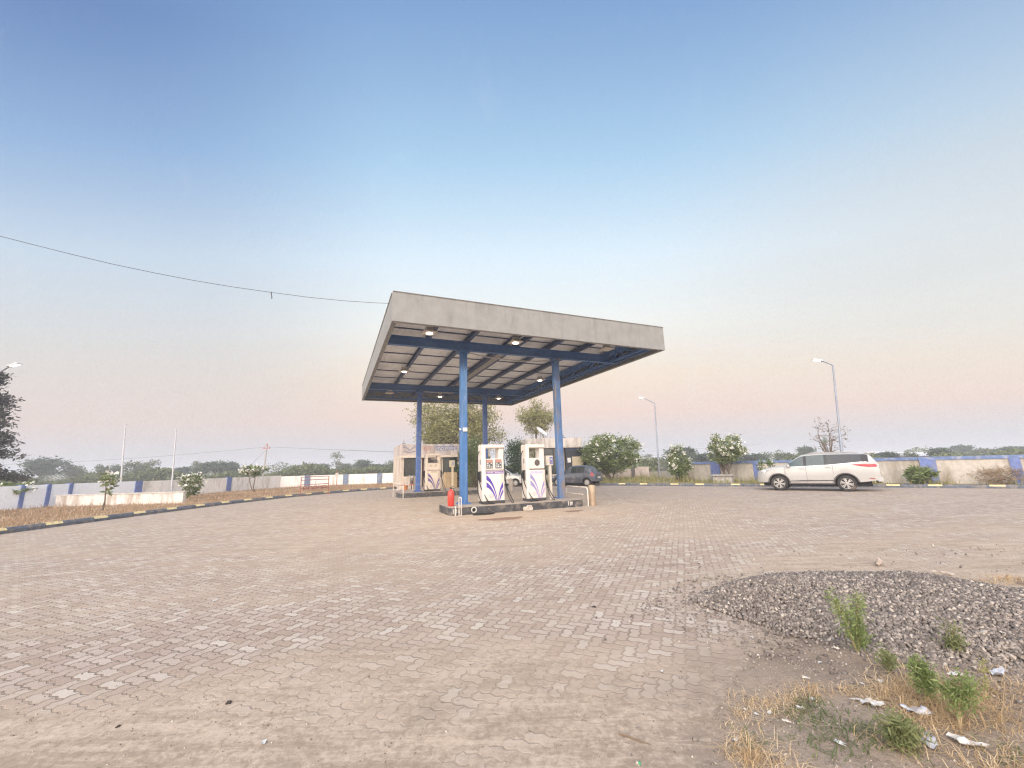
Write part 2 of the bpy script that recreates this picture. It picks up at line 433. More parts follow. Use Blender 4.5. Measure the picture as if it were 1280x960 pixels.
    q = nt.math('ADD', q, nt.math('MULTIPLY', nt.sstep(islp, 1.25, .35), .15))
    dustc = nt.mix(nt.math('MULTIPLY', nt.sstep(islp, 1.4, .4), .7), dustc, (.46, .345, .245))
    lowp = nt.math('MULTIPLY', nt.sstep(wy, 3.55, 2.55), .17)
    q = nt.math('ADD', q, lowp); dust = nt.sstep(q, .50, .72)
    col = nt.mix(nt.math('MULTIPLY', nt.math('MULTIPLY', nt.sstep(course, .02, .22), nt.math('SUBTRACT', 1.0, joint)), .55), col, (.56, .50, .44))
    # soil packed in the joints under a thin film
    thin = nt.math('MULTIPLY', nt.sstep(q, .34, .60), .55)
    col = nt.mix(thin, col, dustc)
    col = nt.mix(nt.math('MULTIPLY', dust, .90), col, dustc)
    # packed soil creeping in from the unpaved corner
    d1 = nt.math('ADD', nt.math('MULTIPLY', nt.math('SUBTRACT', wx, 1.15), .80), nt.math('MULTIPLY', nt.math('SUBTRACT', 2.9, wy), .60))
    d1 = nt.math('ADD', d1, nt.math('MULTIPLY', nt.math('SUBTRACT', nt.noise(tc, 1.6, 6, .65), .5), 1.5))
    sc = nt.ramp(nt.noise(tc, 4, 7, .7), [(.3, SOIL[0]), (.5, SOIL[1]), (.7, SOIL[2])])
    col = nt.mix(nt.math('MULTIPLY', nt.math('MULTIPLY', nt.sstep(d1, -.95, .15), nt.sstep(wy, 5.2, 3.6)), .92), col, sc)
    clump = nt.noise(tc, 17, 8, .8, .3)
    col = nt.mix(nt.math('MULTIPLY', nt.math('MULTIPLY', nt.sstep(clump, .49, .59), dust), .55), col, (.22, .175, .135))
    col = nt.mix(nt.math('MULTIPLY', nt.math('MULTIPLY', nt.sstep(clump, .49, .40), dust), .50), col, (.58, .48, .385))
    blot = nt.noise(tc, 1.25, 7, .72, .6)
    foreg = nt.sstep(nt.math('SUBTRACT', wy, nt.math('MULTIPLY', wx, .30)), 4.6, 2.9)
    col = nt.mix(nt.math('MULTIPLY', nt.math('MULTIPLY', nt.sstep(blot, .50, .66), foreg), .55), col, (.235, .19, .145))
    col = nt.mix(nt.math('MULTIPLY', nt.math('MULTIPLY', nt.sstep(blot, .46, .32), foreg), .35), col, (.55, .43, .33))
    pebble = nt.node('ShaderNodeTexVoronoi', Vector=tc, Scale=70.0)
    col = nt.mix(nt.math('MULTIPLY', nt.math('MULTIPLY', nt.sstep(pebble.outputs[0], .30, .12), nt.sstep(nt.noise(tc, 6, 4, .6), .48, .62)), nt.math('MULTIPLY', dust, .5)), col, nt.mix(nt.sstep(nt.noise(tc, 31, 2), .4, .6), (.15, .125, .10), (.62, .55, .47)))
    streak = nt.noise(nt.mapping(tc, rot=(0, 0, R(-62)), scale=(.8, 7.5, 1)), 1.0, 7, .70, .5)
    col = nt.mix(nt.math('MULTIPLY', nt.math('MULTIPLY', nt.sstep(streak, .50, .60), dust), .50), col, (.27, .21, .155))
    col = nt.mix(nt.math('MULTIPLY', nt.math('MULTIPLY', nt.sstep(streak, .48, .38), dust), .45), col, (.56, .455, .36))
    # tyre marks and oil
    tyre = nt.noise(nt.mapping(tc, rot=(0, 0, R(-24)), scale=(.12, 3.2, 1)), 1.0, 5, .6, .3)
    col = nt.mix(nt.math('MULTIPLY', nt.sstep(tyre, .56, .74), .28), col, (.17, .135, .115))
    spots = nt.noise(tc, 2.3, 3, .5)
    col = nt.mix(nt.math('MULTIPLY', nt.sstep(spots, .70, .78), .45), col, (.12, .10, .09))
    nt.set(p.inputs['Base Color'], col)
    p.inputs['Roughness'].default_value = .88; p.inputs['Specular IOR Level'].default_value = .25
    hgt = nt.math('MULTIPLY', nt.math('SUBTRACT', 1.0, joint), nt.math('SUBTRACT', 1.0, dust))
    hgt = nt.math('ADD', nt.math('MULTIPLY', hgt, 1.0), nt.math('MULTIPLY', grain, .9))
    hgt = nt.math('ADD', hgt, nt.math('MULTIPLY', nt.noise(tc, 60, 5, .7), .35))
    bp = nt.node('ShaderNodeBump', Strength=.6, Distance=.009); nt.set(bp.inputs['Height'], hgt)
    nt.set(p.inputs['Normal'], bp.outputs[0])
    return m

def mat_soil(name, cols, sc=1.0, bump=.6, stones=True):
    m, nt, p = newmat(name)
    tc = nt.node('ShaderNodeTexCoord').outputs['Object']
    c = nt.ramp(nt.noise(tc, .6 * sc, 7, .65, .3), [(.25, cols[0]), (.5, cols[1]), (.72, cols[2])])
    c = nt.mix(nt.math('MULTIPLY', nt.sstep(nt.noise(tc, 14 * sc, 6, .75), .45, .7), .5), c, cols[3])
    if stones:
        vo = nt.node('ShaderNodeTexVoronoi', Vector=tc, Scale=38 * sc)
        c = nt.mix(nt.math('MULTIPLY', nt.sstep(vo.outputs[0], .32, .18), nt.math('MULTIPLY', nt.sstep(nt.noise(tc, 3 * sc, 3), .45, .6), .5)), c, cols[4])
    nt.set(p.inputs['Base Color'], c); p.inputs['Roughness'].default_value = .95; p.inputs['Specular IOR Level'].default_value = .2
    b = nt.node('ShaderNodeBump', Strength=bump, Distance=.02)
    nt.set(b.inputs['Height'], nt.math('ADD', nt.noise(tc, 9 * sc, 6, .7), nt.math('MULTIPLY', nt.noise(tc, 50 * sc, 4), .4)))
    nt.set(p.inputs['Normal'], b.outputs[0]); return m

soil_far = mat_soil('field_soil', [(.17, .14, .085), (.24, .19, .12), (.30, .25, .17), (.13, .13, .06), (.3, .25, .2)], .08, .2, False)
g = MB(); g.add([(-1200, -1200, -.06), (1200, -1200, -.06), (1200, 1200, -.06), (-1200, 1200, -.06)], [(0, 1, 2, 3)])
struct(g.build('ground', soil_far))

KL = [(-15.2, -14), (-15.35, 4), (-15.45, 12.9), (-15.4, 16), (-15.3, 19.5), (-15.0, 23.0), (-14.3, 26.6), (-13.2, 29.6), (-11.6, 32.2), (-9.45, 34.2)]
KR = [(-5.2, 37.2), (-1.0, 36.3), (4.4, 32.75), (6.93, 30.9), (15.11, 25.15), (19.24, 22.3), (23.18, 19.4), (31, 13.6), (44, 4)]
pv_poly = [(-15.2, -14)] + KL[1:] + KR + [(44, -14)]
pav = MB(); pav.add([(x, y, 0) for x, y in pv_poly], [tuple(range(len(pv_poly)))])
struct(pav.build('paving', mat_paving()))

kerb_dark = M('kerb_slate_paint', (.105, .12, .15), .8, var=.25, dirt=(.28, .23, .18), damt=.45, dscale=5, bump=.4)
kerb_yel = M('kerb_yellow_paint', (.74, .62, .32), .8, var=.15, dirt=(.35, .30, .22), damt=.35, dscale=9, bump=.4)
def resample(path, step):
    pts = [Vector((*p, 0)) for p in path]; out = [pts[0]]; carry = step
    for a, b in zip(pts, pts[1:]):
        L = (b - a).length; t = carry
        while t < L: out.append(a + (b - a) * (t / L)); t += step
        carry = t - L
    return out
def kerb(path, side, pattern):
    mb = MB(); pts = resample(path, .52); prof = [(-.005, -.03), (-.005, .10), (.045, .165), (.20, .165), (.20, -.03)]
    for i in range(len(pts) - 1):
        a, b = pts[i], pts[i + 1]
        d = (b - a).normalized(); n = Vector((-d.y, d.x, 0)) * side
        aa, bb = a + d * .003, b - d * .003
        j = Vector((0, 0, random.uniform(-.003, .003)))
        mb.cur = 0
        vs = [q + n * o + Vector((0, 0, z)) + (j if z > 0 else Vector()) for q in (aa, bb) for o, z in prof]
        fs = [(0, 1, 2, 3, 4), (9, 8, 7, 6, 5), (0, 5, 6, 1), (2, 7, 8, 3), (3, 8, 9, 4)]
        mb.add(vs, fs)
        mb.cur = 1 if pattern(i) else 0
        mb.add(vs, [(1, 6, 7, 2)])
        # painted top
        o = len(mb.v)
        if pattern(i):
            tv = [q + n * of + Vector((0, 0, z)) + j for q in (aa, bb) for of, z in ((.047, .169), (.198, .169))]
            mb.add(tv, [(0, 1, 3, 2)])
    return struct(mb.build('kerb', [kerb_dark, kerb_yel]))
kerb(KL, 1, lambda i: i % 3 == 0)
kerb(KR, 1, lambda i: i % 7 in (0, 3))

verge_soil = mat_soil('verge_soil', [(.24, .17, .10), (.33, .235, .14), (.40, .29, .18), (.20, .16, .08), (.4, .33, .25)], 1.0, .5, False)
def sheet(name, poly, z, mat, seg=None):
    mb = MB(); mb.add([(x, y, z) for x, y in poly], [tuple(range(len(poly)))]); return struct(mb.build(name, mat))
def offs(path, d):
    pts = [Vector((*p, 0)) for p in path]; out = []
    for i, p in enumerate(pts):
        t = (pts[min(i + 1, len(pts) - 1)] - pts[max(i - 1, 0)]).normalized(); n = Vector((-t.y, t.x, 0)); out.append((p + n * d))
    return [(q.x, q.y) for q in out]
WL = [(-24.9, -14), (-24.7, 14), (-24.55, 20), (-24.2, 23.5), (-22.9, 33), (-22.0, 39.5), (-17.2, 42.6), (-12.3, 43.6), (-4.5, 44.4)]
WR = [(13.6, 33.5), (17.8, 28.05), (21.9, 22.75), (25.4, 19.6), (33, 13.9), (46, 4.4)]
sheet('verge', offs(KL, .19) + [(-9.2, 44)] + [(x - .0, y) for x, y in WL[::-1][1:]], .13, verge_soil)
green_verge = mat_soil('weedy_verge_soil', [(.22, .18, .10), (.26, .23, .12), (.34, .27, .16), (.15, .17, .06), (.4, .33, .25)], 1.0, .5, False)
sheet('verge', offs(KR, .19) + [(46, 4.4), (33, 13.9), (25.4, 19.6), (21.9, 22.75), (17.8, 28.05), (13.6, 33.5), (13.0, 40.8), (-4.5, 43.9)], .13, green_verge)

# ------------------------------------------------------------------ boundary walls
white_wash = M('whitewash', (.88, .90, .95), .85, var=.04, dirt=(.5, .47, .42), damt=.2, dscale=1.4, bump=.3, bscale=30, streak=True)
old_wash = M('weathered_whitewash', (.86, .82, .78), .9, var=.06, dirt=(.42, .36, .31), damt=.40, dscale=1.8, bump=.4, bscale=25, streak=True)
beige_wash = M('beige_plaster', (.50, .46, .41), .9, var=.1, dirt=(.28, .23, .18), damt=.5, dscale=1.2, bump=.4, bscale=25, streak=True)
blue_paint = M('blue_wall_paint', (.14, .19, .42), .7, var=.2, dirt=(.25, .25, .27), damt=.35, dscale=4)
blue_dull = M('dull_blue_wall_paint', (.15, .20, .31), .8, var=.2, dirt=(.3, .28, .26), damt=.45, dscale=4)

def wall(label, path, h, base, panel_mat, pil_mat, pil_at, cope=None, pil_w=.34, thick=.16, pil_h=None, group=None):
    """one run of boundary wall: straight panels between path points, pilasters at given distances"""
    t = thing('boundary_wall', label, 'wall', (path[0][0], path[0][1], base), group=group)
    o = Vector((path[0][0], path[0][1], 0)); L = 0; segs = []
    for a, b in zip(path, path[1:]):
        a, b = Vector((*a, 0)) - o, Vector((*b, 0)) - o; segs.append((L, a, b)); L += (b - a).length
    for k, (l0, a, b) in enumerate(segs):
        mb = MB(); mb.bar(a + Vector((0, 0, h / 2 - .1)), b + Vector((0, 0, h / 2 - .1)), thick, h + .2); mb.build('panel', panel_mat, t)
        if cope:
            mb = MB(); d = (b - a).normalized(); mb.bar(a + Vector((0, 0, h + cope[1] / 2 + .002)) , b + Vector((0, 0, h + cope[1] / 2 + .002)), thick + .1, cope[1]); mb.build('coping', cope[0], t)
    for dist in pil_at:
        w_ = pil_w
        if isinstance(dist, tuple): dist, w_ = dist
        for (l0, a, b) in segs:
            if l0 <= dist <= l0 + (b - a).length:
                d = (b - a).normalized(); c = a + d * (dist - l0); mb = MB()
                hh = pil_h or h + .03
                mb.bar(c - d * w_ / 2 + Vector((0, 0, hh / 2 - .1)), c + d * w_ / 2 + Vector((0, 0, hh / 2 - .1)), thick + .12, hh + .2); mb.build('pilaster', pil_mat, t); break
    return t
def dist_at(path, px, y_guess=None):
    """distance along the path where its plan line crosses the sight line of photo column px at horizon level"""
    d = ray(px, 585); L = 0
    for a, b in zip(path, path[1:]):
        a, b = Vector(a), Vector(b); e = b - a; n = Vector((-d.y, d.x))
        den = e.dot(n)
        if abs(den) > 1e-9:
            t = -a.dot(n) / den
            if 0 <= t <= 1: return L + e.length * t
        L += e.length
    return None
w1 = WL[1:5]; w2 = WL[4:]
d1 = [x for x in (dist_at(w1, p) for p in (32, 64, 91)) if x is not None]
wall('pale whitewashed boundary wall with violet blue pilasters at the far left', w1[:3] + [(-23.75, 26.5)], 1.13, .13, white_wash, blue_paint, d1, pil_w=.16)
w1b = [(-23.75, 26.5)] + [(-22.9, 33), (-22.0, 39.5)]
wall('stained grey white boundary wall behind the flagpoles', w1b, 1.10, .13, old_wash, blue_paint, [x for x in (dist_at(w1b, p) for p in (175, 287)) if x is not None], pil_w=.42)
w2 = [(-22.0, 39.5), (-17.2, 42.6), (-12.3, 43.6), (-4.5, 44.4)]
wall('long weathered boundary wall with dull blue pilasters behind the red barricade', w2, 1.02, .13, old_wash, blue_dull, [x for x in (dist_at(w2, p) for p in (331, 385, 433, 475)) if x is not None], pil_w=.5)
# low tank enclosure wall
t = thing('low_wall', 'low streaky white wall standing in the dry grass below the two flagpoles', 'wall', (-23.7, 21.95, .1))
mb = MB(); mb.bar((0, 0, .28), (6.3, .35, .28), .22, .6); mb.build('wall_panel', M('flaking_whitewash', (.66, .63, .60), .9, var=.08, dirt=(.36, .29, .24), damt=.52, dscale=3.2, bump=.4, bscale=25, streak=True), t)
mb = MB(); mb.bar((-.03, 0, .605), (6.33, .35, .605), .28, .05); mb.build('coping', M('grey_coping', (.5, .48, .45), .9, var=.15), t)

coping_blue = M('blue_coping', (.13, .19, .37), .7, var=.15, dirt=(.4, .4, .42), damt=.35, dscale=3)
dR = [dist_at(WR, p) for p in (855, 946, 1270)]
wall('beige boundary wall with blue coping and pilasters behind the white car', WR, 1.22, .13, beige_wash, blue_paint, [x for x in dR if x is not None] + [(dist_at(WR, 1161), .62), (dist_at(WR, 895), .7)], cope=(coping_blue, .17), pil_w=.36)
WM = [(-4.0, 44.6), (4, 43.2), (13.1, 40.9)]
wall('plain dusty pink wall behind the flowering trees', WM, 1.05, .13, M('pinkish_plaster', (.50, .42, .37), .9, var=.1, dirt=(.3, .25, .22), damt=.4, dscale=1.2), M('brown_post', (.12, .10, .10), .8), [x for x in (dist_at(WM, p) for p in (791,)) if x is not None], pil_w=.35)
# grey gate between the two walls
gt = thing('iron_gate', 'grey iron gate ajar between the pink wall and the blue topped wall', 'gate', (13.3, 38.6, .1), R(-80))
ms = M('grey_gate_steel', (.30, .31, .33), .6, .3)
for x0 in (0, 1.6):
    mb = MB(); mb.box((x0, 0, .9), (.12, .12, 1.8), bev=.01); mb.build('gate_post', ms, gt)
mb = MB()
for k in range(9): mb.tube([(.15 + k * .165, 0, .15), (.15 + k * .165, 0, 1.6)], .012, 6)
for z in (.15, .85, 1.6): mb.bar((.08, 0, z), (1.55, 0, z), .03, .05)
mb.build('gate_leaf', ms, gt)
mb = MB(); mb.box((0, 0, .24), (1.15, .6, .48), bev=.03); mb.box((0, 0, .52), (1.3, .75, .09), bev=.02)
bx = at(890, 600, .13); b = mb.build('water_trough', M('grey_render', (.33, .30, .28), .9, var=.2, dirt=(.5, .48, .45), damt=.5, dscale=3)); b.location = (14.0, 28.4, .1); b.rotation_euler = (0, 0, R(-35))
tag(b, 'low grey masonry box under the tall round flowering tree', 'trough')

# ------------------------------------------------------------------ lamp posts, flagpoles, utility pole
lamp_blue = M('lamp_post_paint', (.25, .28, .34), .5, .2, var=.12, dirt=(.35, .3, .26), damt=.3)
lamp_grey = M('lamp_housing', (.62, .63, .64), .5, .1)
def lamp_post(label, base, h, lean, arm, rzarm, r=.075):
    t = thing('street_lamp', label, 'street lamp', base, 0, 'lamp posts around the forecourt')
    top = Vector((lean[0], lean[1], h)); p = MB(); p.tube([(0, 0, 0), top * .35, top * .36, top], [r * 1.25, r * 1.15, r * .85, r * .7], 10); p.build('pole', lamp_blue, t, True)
    p = MB(); p.box((0, 0, .02), (.4, .4, .04), bev=.01); p.build('base_plate', lamp_blue, t)
    dv = Vector((math.cos(rzarm), math.sin(rzarm), 0)); e = top + dv * arm + Vector((0, 0, arm * .62))
    p = MB(); p.tube([top - Vector((0, 0, .05)), top + Vector((0, 0, .03)) + dv * .05, e], r * .55, 8); p.build('arm', lamp_blue, t, True)
    p = MB(); mid = e + dv * .28 + Vector((0, 0, .09))
    p.box((0, 0, 0), (.62, .26, .10), taper=.8, bev=.03); hd = p.build('lamp_head', lamp_grey, t, True); hd.location = mid; hd.rotation_euler = (0, -R(15), rzarm)
    p = MB(); p.box((.04, 0, -.058), (.44, .19, .02), bev=.005); p.build('lens', Mlamp('street_lamp_lens', (1, 1, .98), 1.3), hd)
    return t
lamp_post('tall blue grey street lamp rising behind the white car', (20.18, 25.9, 0.1), 7.35, (.56, 0), .52, R(165))
lamp_post('slim street lamp between the canopy and the flowering trees', (14.15, 41.2, .1), 7.3, (.22, 0), .95, R(160))
lamp_post('street lamp reaching in over the left edge above the dark tree', (-28.0, 21.2, 0), 6.75, (.15, 0), 1.15, R(-4))
fp_mat = M('white_flagpole_paint', (.52, .52, .55), .5, .1)
def flagpole(label, base, top):
    t = thing('flagpole', label, 'flagpole', base, 0, 'bare flagpoles by the left wall')
    d = Vector(top) - Vector(base); p = MB(); p.tube([(0, 0, 0), d * .5, d], [.055, .045, .03], 8); p.build('pole', fp_mat, t, True)
    p = MB(); p.lathe([(.03, 0), (.05, .03), (.05, .06), (.0, .1)], 10); f = p.build('finial', fp_mat, t, True); f.location = d
    p = MB(); p.box((0, 0, .06), (.5, .5, .16), bev=.02); p.build('footing', M('concrete_pale', (.5, .48, .45), .9), t)
a = aty(152.4, 604, 27.6); b_ = aty(215.6, 606, 28.3); flagpole('bare white flagpole on the left, rising behind the low wall', (a.x, 27.6, .1), aty(157, 531, 27.6))
flagpole('bare white flagpole nearer the small leaning flowering shrub', (b_.x, 28.3, .1), aty(220.3, 538, 28.3))

up = thing('utility_pole', 'thin leaning utility pole with red crossarm beyond the left wall', 'utility pole', (-36.2, 60.4, -.06))
tp = aty(333.8, 557, 60.4) - Vector((-36.2, 60.4, -.06))
p = MB(); p.tube([(0, 0, 0), tp], [.13, .09], 8); p.build('pole', M('weathered_pole', (.36, .34, .33), .9), up, True)
p = MB(); p.bar(tp * .93 + Vector((-.5, 0, 0)), tp * .93 + Vector((.5, 0, 0)), .09, .11); p.build('crossarm', M('red_oxide', (.38, .12, .10), .7), up)
ins_m = M('red_insulator', (.42, .10, .09), .4)
for q in (-.4, .4): p = MB(); p.lathe([(.04, 0), (.06, .05), (.06, .12), (.03, .18)], 8, tp * .93 + Vector((q, 0, .05))); p.build('insulator', ins_m, up, True)
p = MB(); p.lathe([(.07, -.1), (.08, 0), (.08, .25), (.05, .3)], 8, tp); p.build('insulator', ins_m, up, True)
wire_m = M('cable_black', (.05, .05, .055), .6)
wire_g = M('far_wire', (.09, .09, .10), .6)
top_w = Vector((-36.2, 60.4, -.06)) + tp
def cable(name, label, cat, pts, r, mat, group=None):
    p = MB(); p.tube(pts, r, 6); o = p.build(name, mat, None, True); return tag(o, label, cat, group)
def sag(a, b, s, n=24): return [Vector(a).lerp(Vector(b), i / n) - Vector((0, 0, s * 4 * (i / n) * (1 - i / n))) for i in range(n + 1)]
for k, (dx, e, s, lab) in enumerate([(-.4, (-140, 74, 6.6), 2.0, 'thin power line from the utility pole towards the far left'), (.4, (60, 100, 5.2), 1.6, 'upper thin power line from the utility pole towards the office'), (.4, (70, 130, 3.9), 1.3, 'lower thin power line from the utility pole towards the office'), ]):
    cable('power_line', lab, 'power line', sag(top_w + Vector((dx, 0, -.2)), e, s), .016, wire_g)
cable('guy_wire', 'faint stay wire slanting down left of the utility pole', 'wire', [top_w - Vector((0, 0, .5)), Vector((-40.5, 60.4, 0))], .016, wire_g)
# long service cable to the canopy
cp_ = [(487.5, 379.3, 12.75), (470, 378.6, 12.6), (430, 376, 12.2), (385, 371.5, 11.75), (339, 365.5, 11.3), (290, 358.5, 10.85), (240, 350.2, 10.4), (190, 340.5, 10), (140, 330, 9.65), (90, 318, 9.3), (40, 305.4, 9.0), (-20, 290, 8.7), (-90, 271, 8.4)]
cpts = [aty(a, b, c) for a, b, c in cp_]; cpts.append(cpts[-1] * 2 - cpts[-2] + Vector((-6, 0, .9)))
t = thing('overhead_cable', 'black service cable running through the sky to the canopy', 'cable', cpts[4])
p = MB(); p.tube([q - cpts[4] for q in cpts], .0065, 6); p.build('cable', wire_m, t, True)
p = MB(); p.tube([(0, 0, .02), (.01, 0, -.06), (.03, 0, -.13), (.035, 0, -.20)], .012, 6); p.build('loose_end', wire_m, t, True)
# ------------------------------------------------------------------ canopy
CW, CD, ZB, FH = 10.75, 16.08, 6.076, .96
fascia_m = M('fascia_sheet', FASC, .7, .0, var=.08, scale=2.6, dirt=tuple(c * .70 for c in FASC), damt=.38, dscale=3.0, streak=True, bump=.2, bscale=14)
deck_m = M('galvanised_deck', DECK, .6, .1, var=.10, scale=1.0, dirt=tuple(c * .7 for c in DECK), damt=.35, dscale=1.5)
blue_steel = M('canopy_blue_steel', (.055, .14, .34), .55, .0, var=.15, dirt=(.16, .17, .2), damt=.25, dscale=3)
raft_m = M('canopy_rafter_steel', (.055, .085, .17), .6, .0, var=.2, dirt=(.15, .14, .14), damt=.3, dscale=3)
col_blue = M('column_blue', (.045, .145, .36), .5, .0, var=.10, scale=2.5, dirt=(.22, .3, .42), damt=.30, dscale=3.0, streak=True)
col_rust = M('column_rusty', (.075, .165, .36), .65, .0, var=.2, scale=3, dirt=(.24, .19, .15), damt=.58, dscale=2.2, streak=True)
can = thing('fuel_canopy', 'large flat grey fuel canopy on four blue columns with blue roof girders', 'canopy', CA, HD)
th = .07
mb = MB()
# fascia of folded sheets, one panel per side, with shallow panel joints
def fpanel(a, b, out):
    a, b = Vector(a), Vector(b); mb = MB(); L = (b - a).length; d = (b - a).normalized(); n = max(1, round(L / 3.2)); k = L / n
    for i in range(n):
        p, q = a + d * (k * i + .001), a + d * (k * (i + 1) - .001)
        c = (p + q) / 2 + Vector((0, 0, ZB + FH / 2)) - Vector(out) * th / 2
        sz = (k - .002, th, FH) if abs(d.x) > .5 else (th, k - .002, FH)
        mb.box(c, sz, bev=.003)
    # bottom return lip
    m = (a + b) / 2 - Vector(out) * .11 + Vector((0, 0, ZB + .012))
    mb.box(m, (L - .3, .075, .02) if abs(d.x) > .5 else (.075, L - .3, .02))
    # top coping
    m = (a + b) / 2 - Vector(out) * (th / 2) + Vector((0, 0, ZB + FH + .011))
    mb.box(m, (L, th + .05, .02) if abs(d.x) > .5 else (th + .05, L - .2, .02))
    return mb.build('fascia', fascia_m, can)
fpanel((0, 0, 0), (CW, 0, 0), (0, -1, 0)); fpanel((0, CD, 0), (CW, CD, 0), (0, 1, 0))
fpanel((0, th, 0), (0, CD - th, 0), (-1, 0, 0)); fpanel((CW, th, 0), (CW, CD - th, 0), (1, 0, 0))
# ribbed deck
mb = MB(); ZD = 6.80; n = 0; prof = []
x = th + .01
while x < CW - th - .02:
    for dx, z in ((0, 0), (.16, 0), (.185, .012), (.225, .012)): prof.append((min(x + dx, CW - th - .01), ZD + z))
    x += .25
vs = []; fs = []
for x, z in prof: vs += [(x, th + .01, z), (x, CD - th - .01, z), (x, th + .01, z + .02), (x, CD - th - .01, z + .02)]
for i in range(len(prof) - 1):
    a, b = i * 4, i * 4 + 4; fs += [(a, a + 1, b + 1, b), (a + 2, b + 2, b + 3, a + 3)]
mb.add(vs, fs); mb.build('roof_deck', deck_m, can)
V0, V1, U0, U1 = 2.94, 12.39, 3.11, 7.28
def ibeam(a, b, hgt, wid, mat, name):
    a, b = Vector(a), Vector(b); mb = MB(); up = Vector((0, 0, 1))
    mb.bar(a + up * (hgt / 2 - .012), b + up * (hgt / 2 - .012), wid, .024); mb.bar(a - up * (hgt / 2 - .012), b - up * (hgt / 2 - .012), wid, .024)
    mb.bar(a, b, .014, hgt - .05); return mb.build(name, mat, can)
for v in (V0, V1): ibeam((.12, v, 6.37), (CW - .12, v, 6.37), .36, .20, blue_steel, 'girder')
for u in (1.74, 3.30, 5.02, 5.50, 6.92, 8.42): ibeam((u, .12, 6.655), (u, CD - .12, 6.655), .20, .12, raft_m, 'rafter')
mb = MB()
for k in range(9):
    v = .85 + k * 1.80
    if all(abs(v - q) > .15 for q in (V0, V1)): 
        mb.bar((.1, v, 6.777), (CW - .1, v, 6.777), .05, .04)
mb.build('purlin', raft_m, can)
def truss(a, b, z0, z1, n, name='edge_truss'):
    a, b = Vector(a), Vector(b); mb = MB(); up = Vector((0, 0, 1))
    mb.bar(a + up * z0, b + up * z0, .09, .09); mb.bar(a + up * z1, b + up * z1, .09, .12)
    for i in range(n):
        p, q = a.lerp(b, i / n), a.lerp(b, (i + 1) / n); m = (p + q) / 2
        mb.bar(p + up * z1, m + up * z0, .05, .05); mb.bar(m + up * z0, q + up * z1, .05, .05)
        if i: mb.bar(p + up * z0, p + up * z1, .05, .05)
    return mb.build(name, blue_steel, can)
truss((10.1, .15, 0), (10.1, CD - .15, 0), 6.22, 6.70, 9); truss((10.45, .15, 0), (10.45, CD - .15, 0), 6.24, 6.70, 7)
truss((.15, 15.55, 0), (CW - .15, 15.55, 0), 6.20, 6.70, 6)
mb = MB(); mb.bar((10.1, .15, 6.60), (10.1, CD - .15, 6.60), .03, .26); mb.build('edge_beam', blue_steel, can)
# columns
def column(u, v, mat, label):
    mb = MB(); zt = 6.19
    mb.box((u, v, zt / 2 + .13), (.27, .25, zt - .26), bev=.03); c = mb.build('column', mat, can, True)
    c['label'] = label
    mb = MB(); mb.box((u, v, .285), (.46, .44, .05), bev=.008)
    for a in (-1, 1):
        for b in (-1, 1): mb.lathe([(.02, .31), (.02, .345)], 6, (u + a * .18, v + b * .17, 0))
    for a, b in ((1, 0), (-1, 0), (0, 1), (0, -1)):
        mb.prism([(.135, .31), (.22, .31), (.135, .5)], -.006, .006) if False else None
    mb.build('base_plate', mat, c)
    mb = MB(); mb.box((u, v, 6.12), (.42, .40, .10), bev=.01); mb.build('cap_plate', mat, c)
    return c
c1 = column(U0, V0, col_blue, 'bright blue column with a small white junction box')
column(U1, V0, col_rust, 'rusty weathered column with peeling blue paint')
column(U0, V1, M('column_shade_blue', (.055, .12, .33), .5, var=.1, dirt=(.2, .24, .33), damt=.3, dscale=3), 'darker blue column with a worn grey foot'); column(U1, V1, _mats['column_shade_blue'], 'darker blue column behind the twin screen pump')
white_pl = M('white_plastic', (.72, .70, .67), .45, var=.06, dirt=(.4, .34, .28), damt=.3)
mb = MB(); mb.box((U0 + .02, V0 - .16, 3.02), (.17, .09, .15), bev=.02); mb.tube([(U0 - .14, V0 - .14, 3.02), (U0 - .20, V0 - .14, 3.05)], .03, 8); mb.build('junction_box', white_pl, c1, True)
mb = MB(); mb.tube([(U0 - .10, V0 - .14, 6.05), (U0 + .02, V0 - .145, 5.2), (U0 + .10, V0 - .14, 4.7), (U0 + .02, V0 - .138, 4.3), (U0 - .08, V0 - .135, 4.0), (U0 - .10, V0 - .135, 3.1)], .005, 5); mb.build('loose_cable', M('grey_cable', (.3, .34, .4), .6), c1, True)
mb = MB(); mb.tube([(3.3, V0 + .1, 6.16), (4.3, V0 + .35, 6.10), (5.6, V0 + .30, 6.03), (6.6, V0 + .2, 6.06), (7.2, V0 + .1, 6.15)], .028, 7); mb.build('conduit', M('pale_conduit', (.5, .48, .46), .6), can, True)
mb = MB(); mb.tube([(3.3, V1 - .1, 6.16), (4.2, V1 - .2, 6.12), (5.2, V1 - .1, 6.16)], .03, 7); mb.build('conduit', _mats['pale_conduit'], can, True)
mb = MB(); mb.bar((5.26, 3.6, 6.57), (5.26, 11.8, 6.57), .30, .06); mb.build('cable_tray', M('cable_tray', (.32, .31, .30), .6), can)

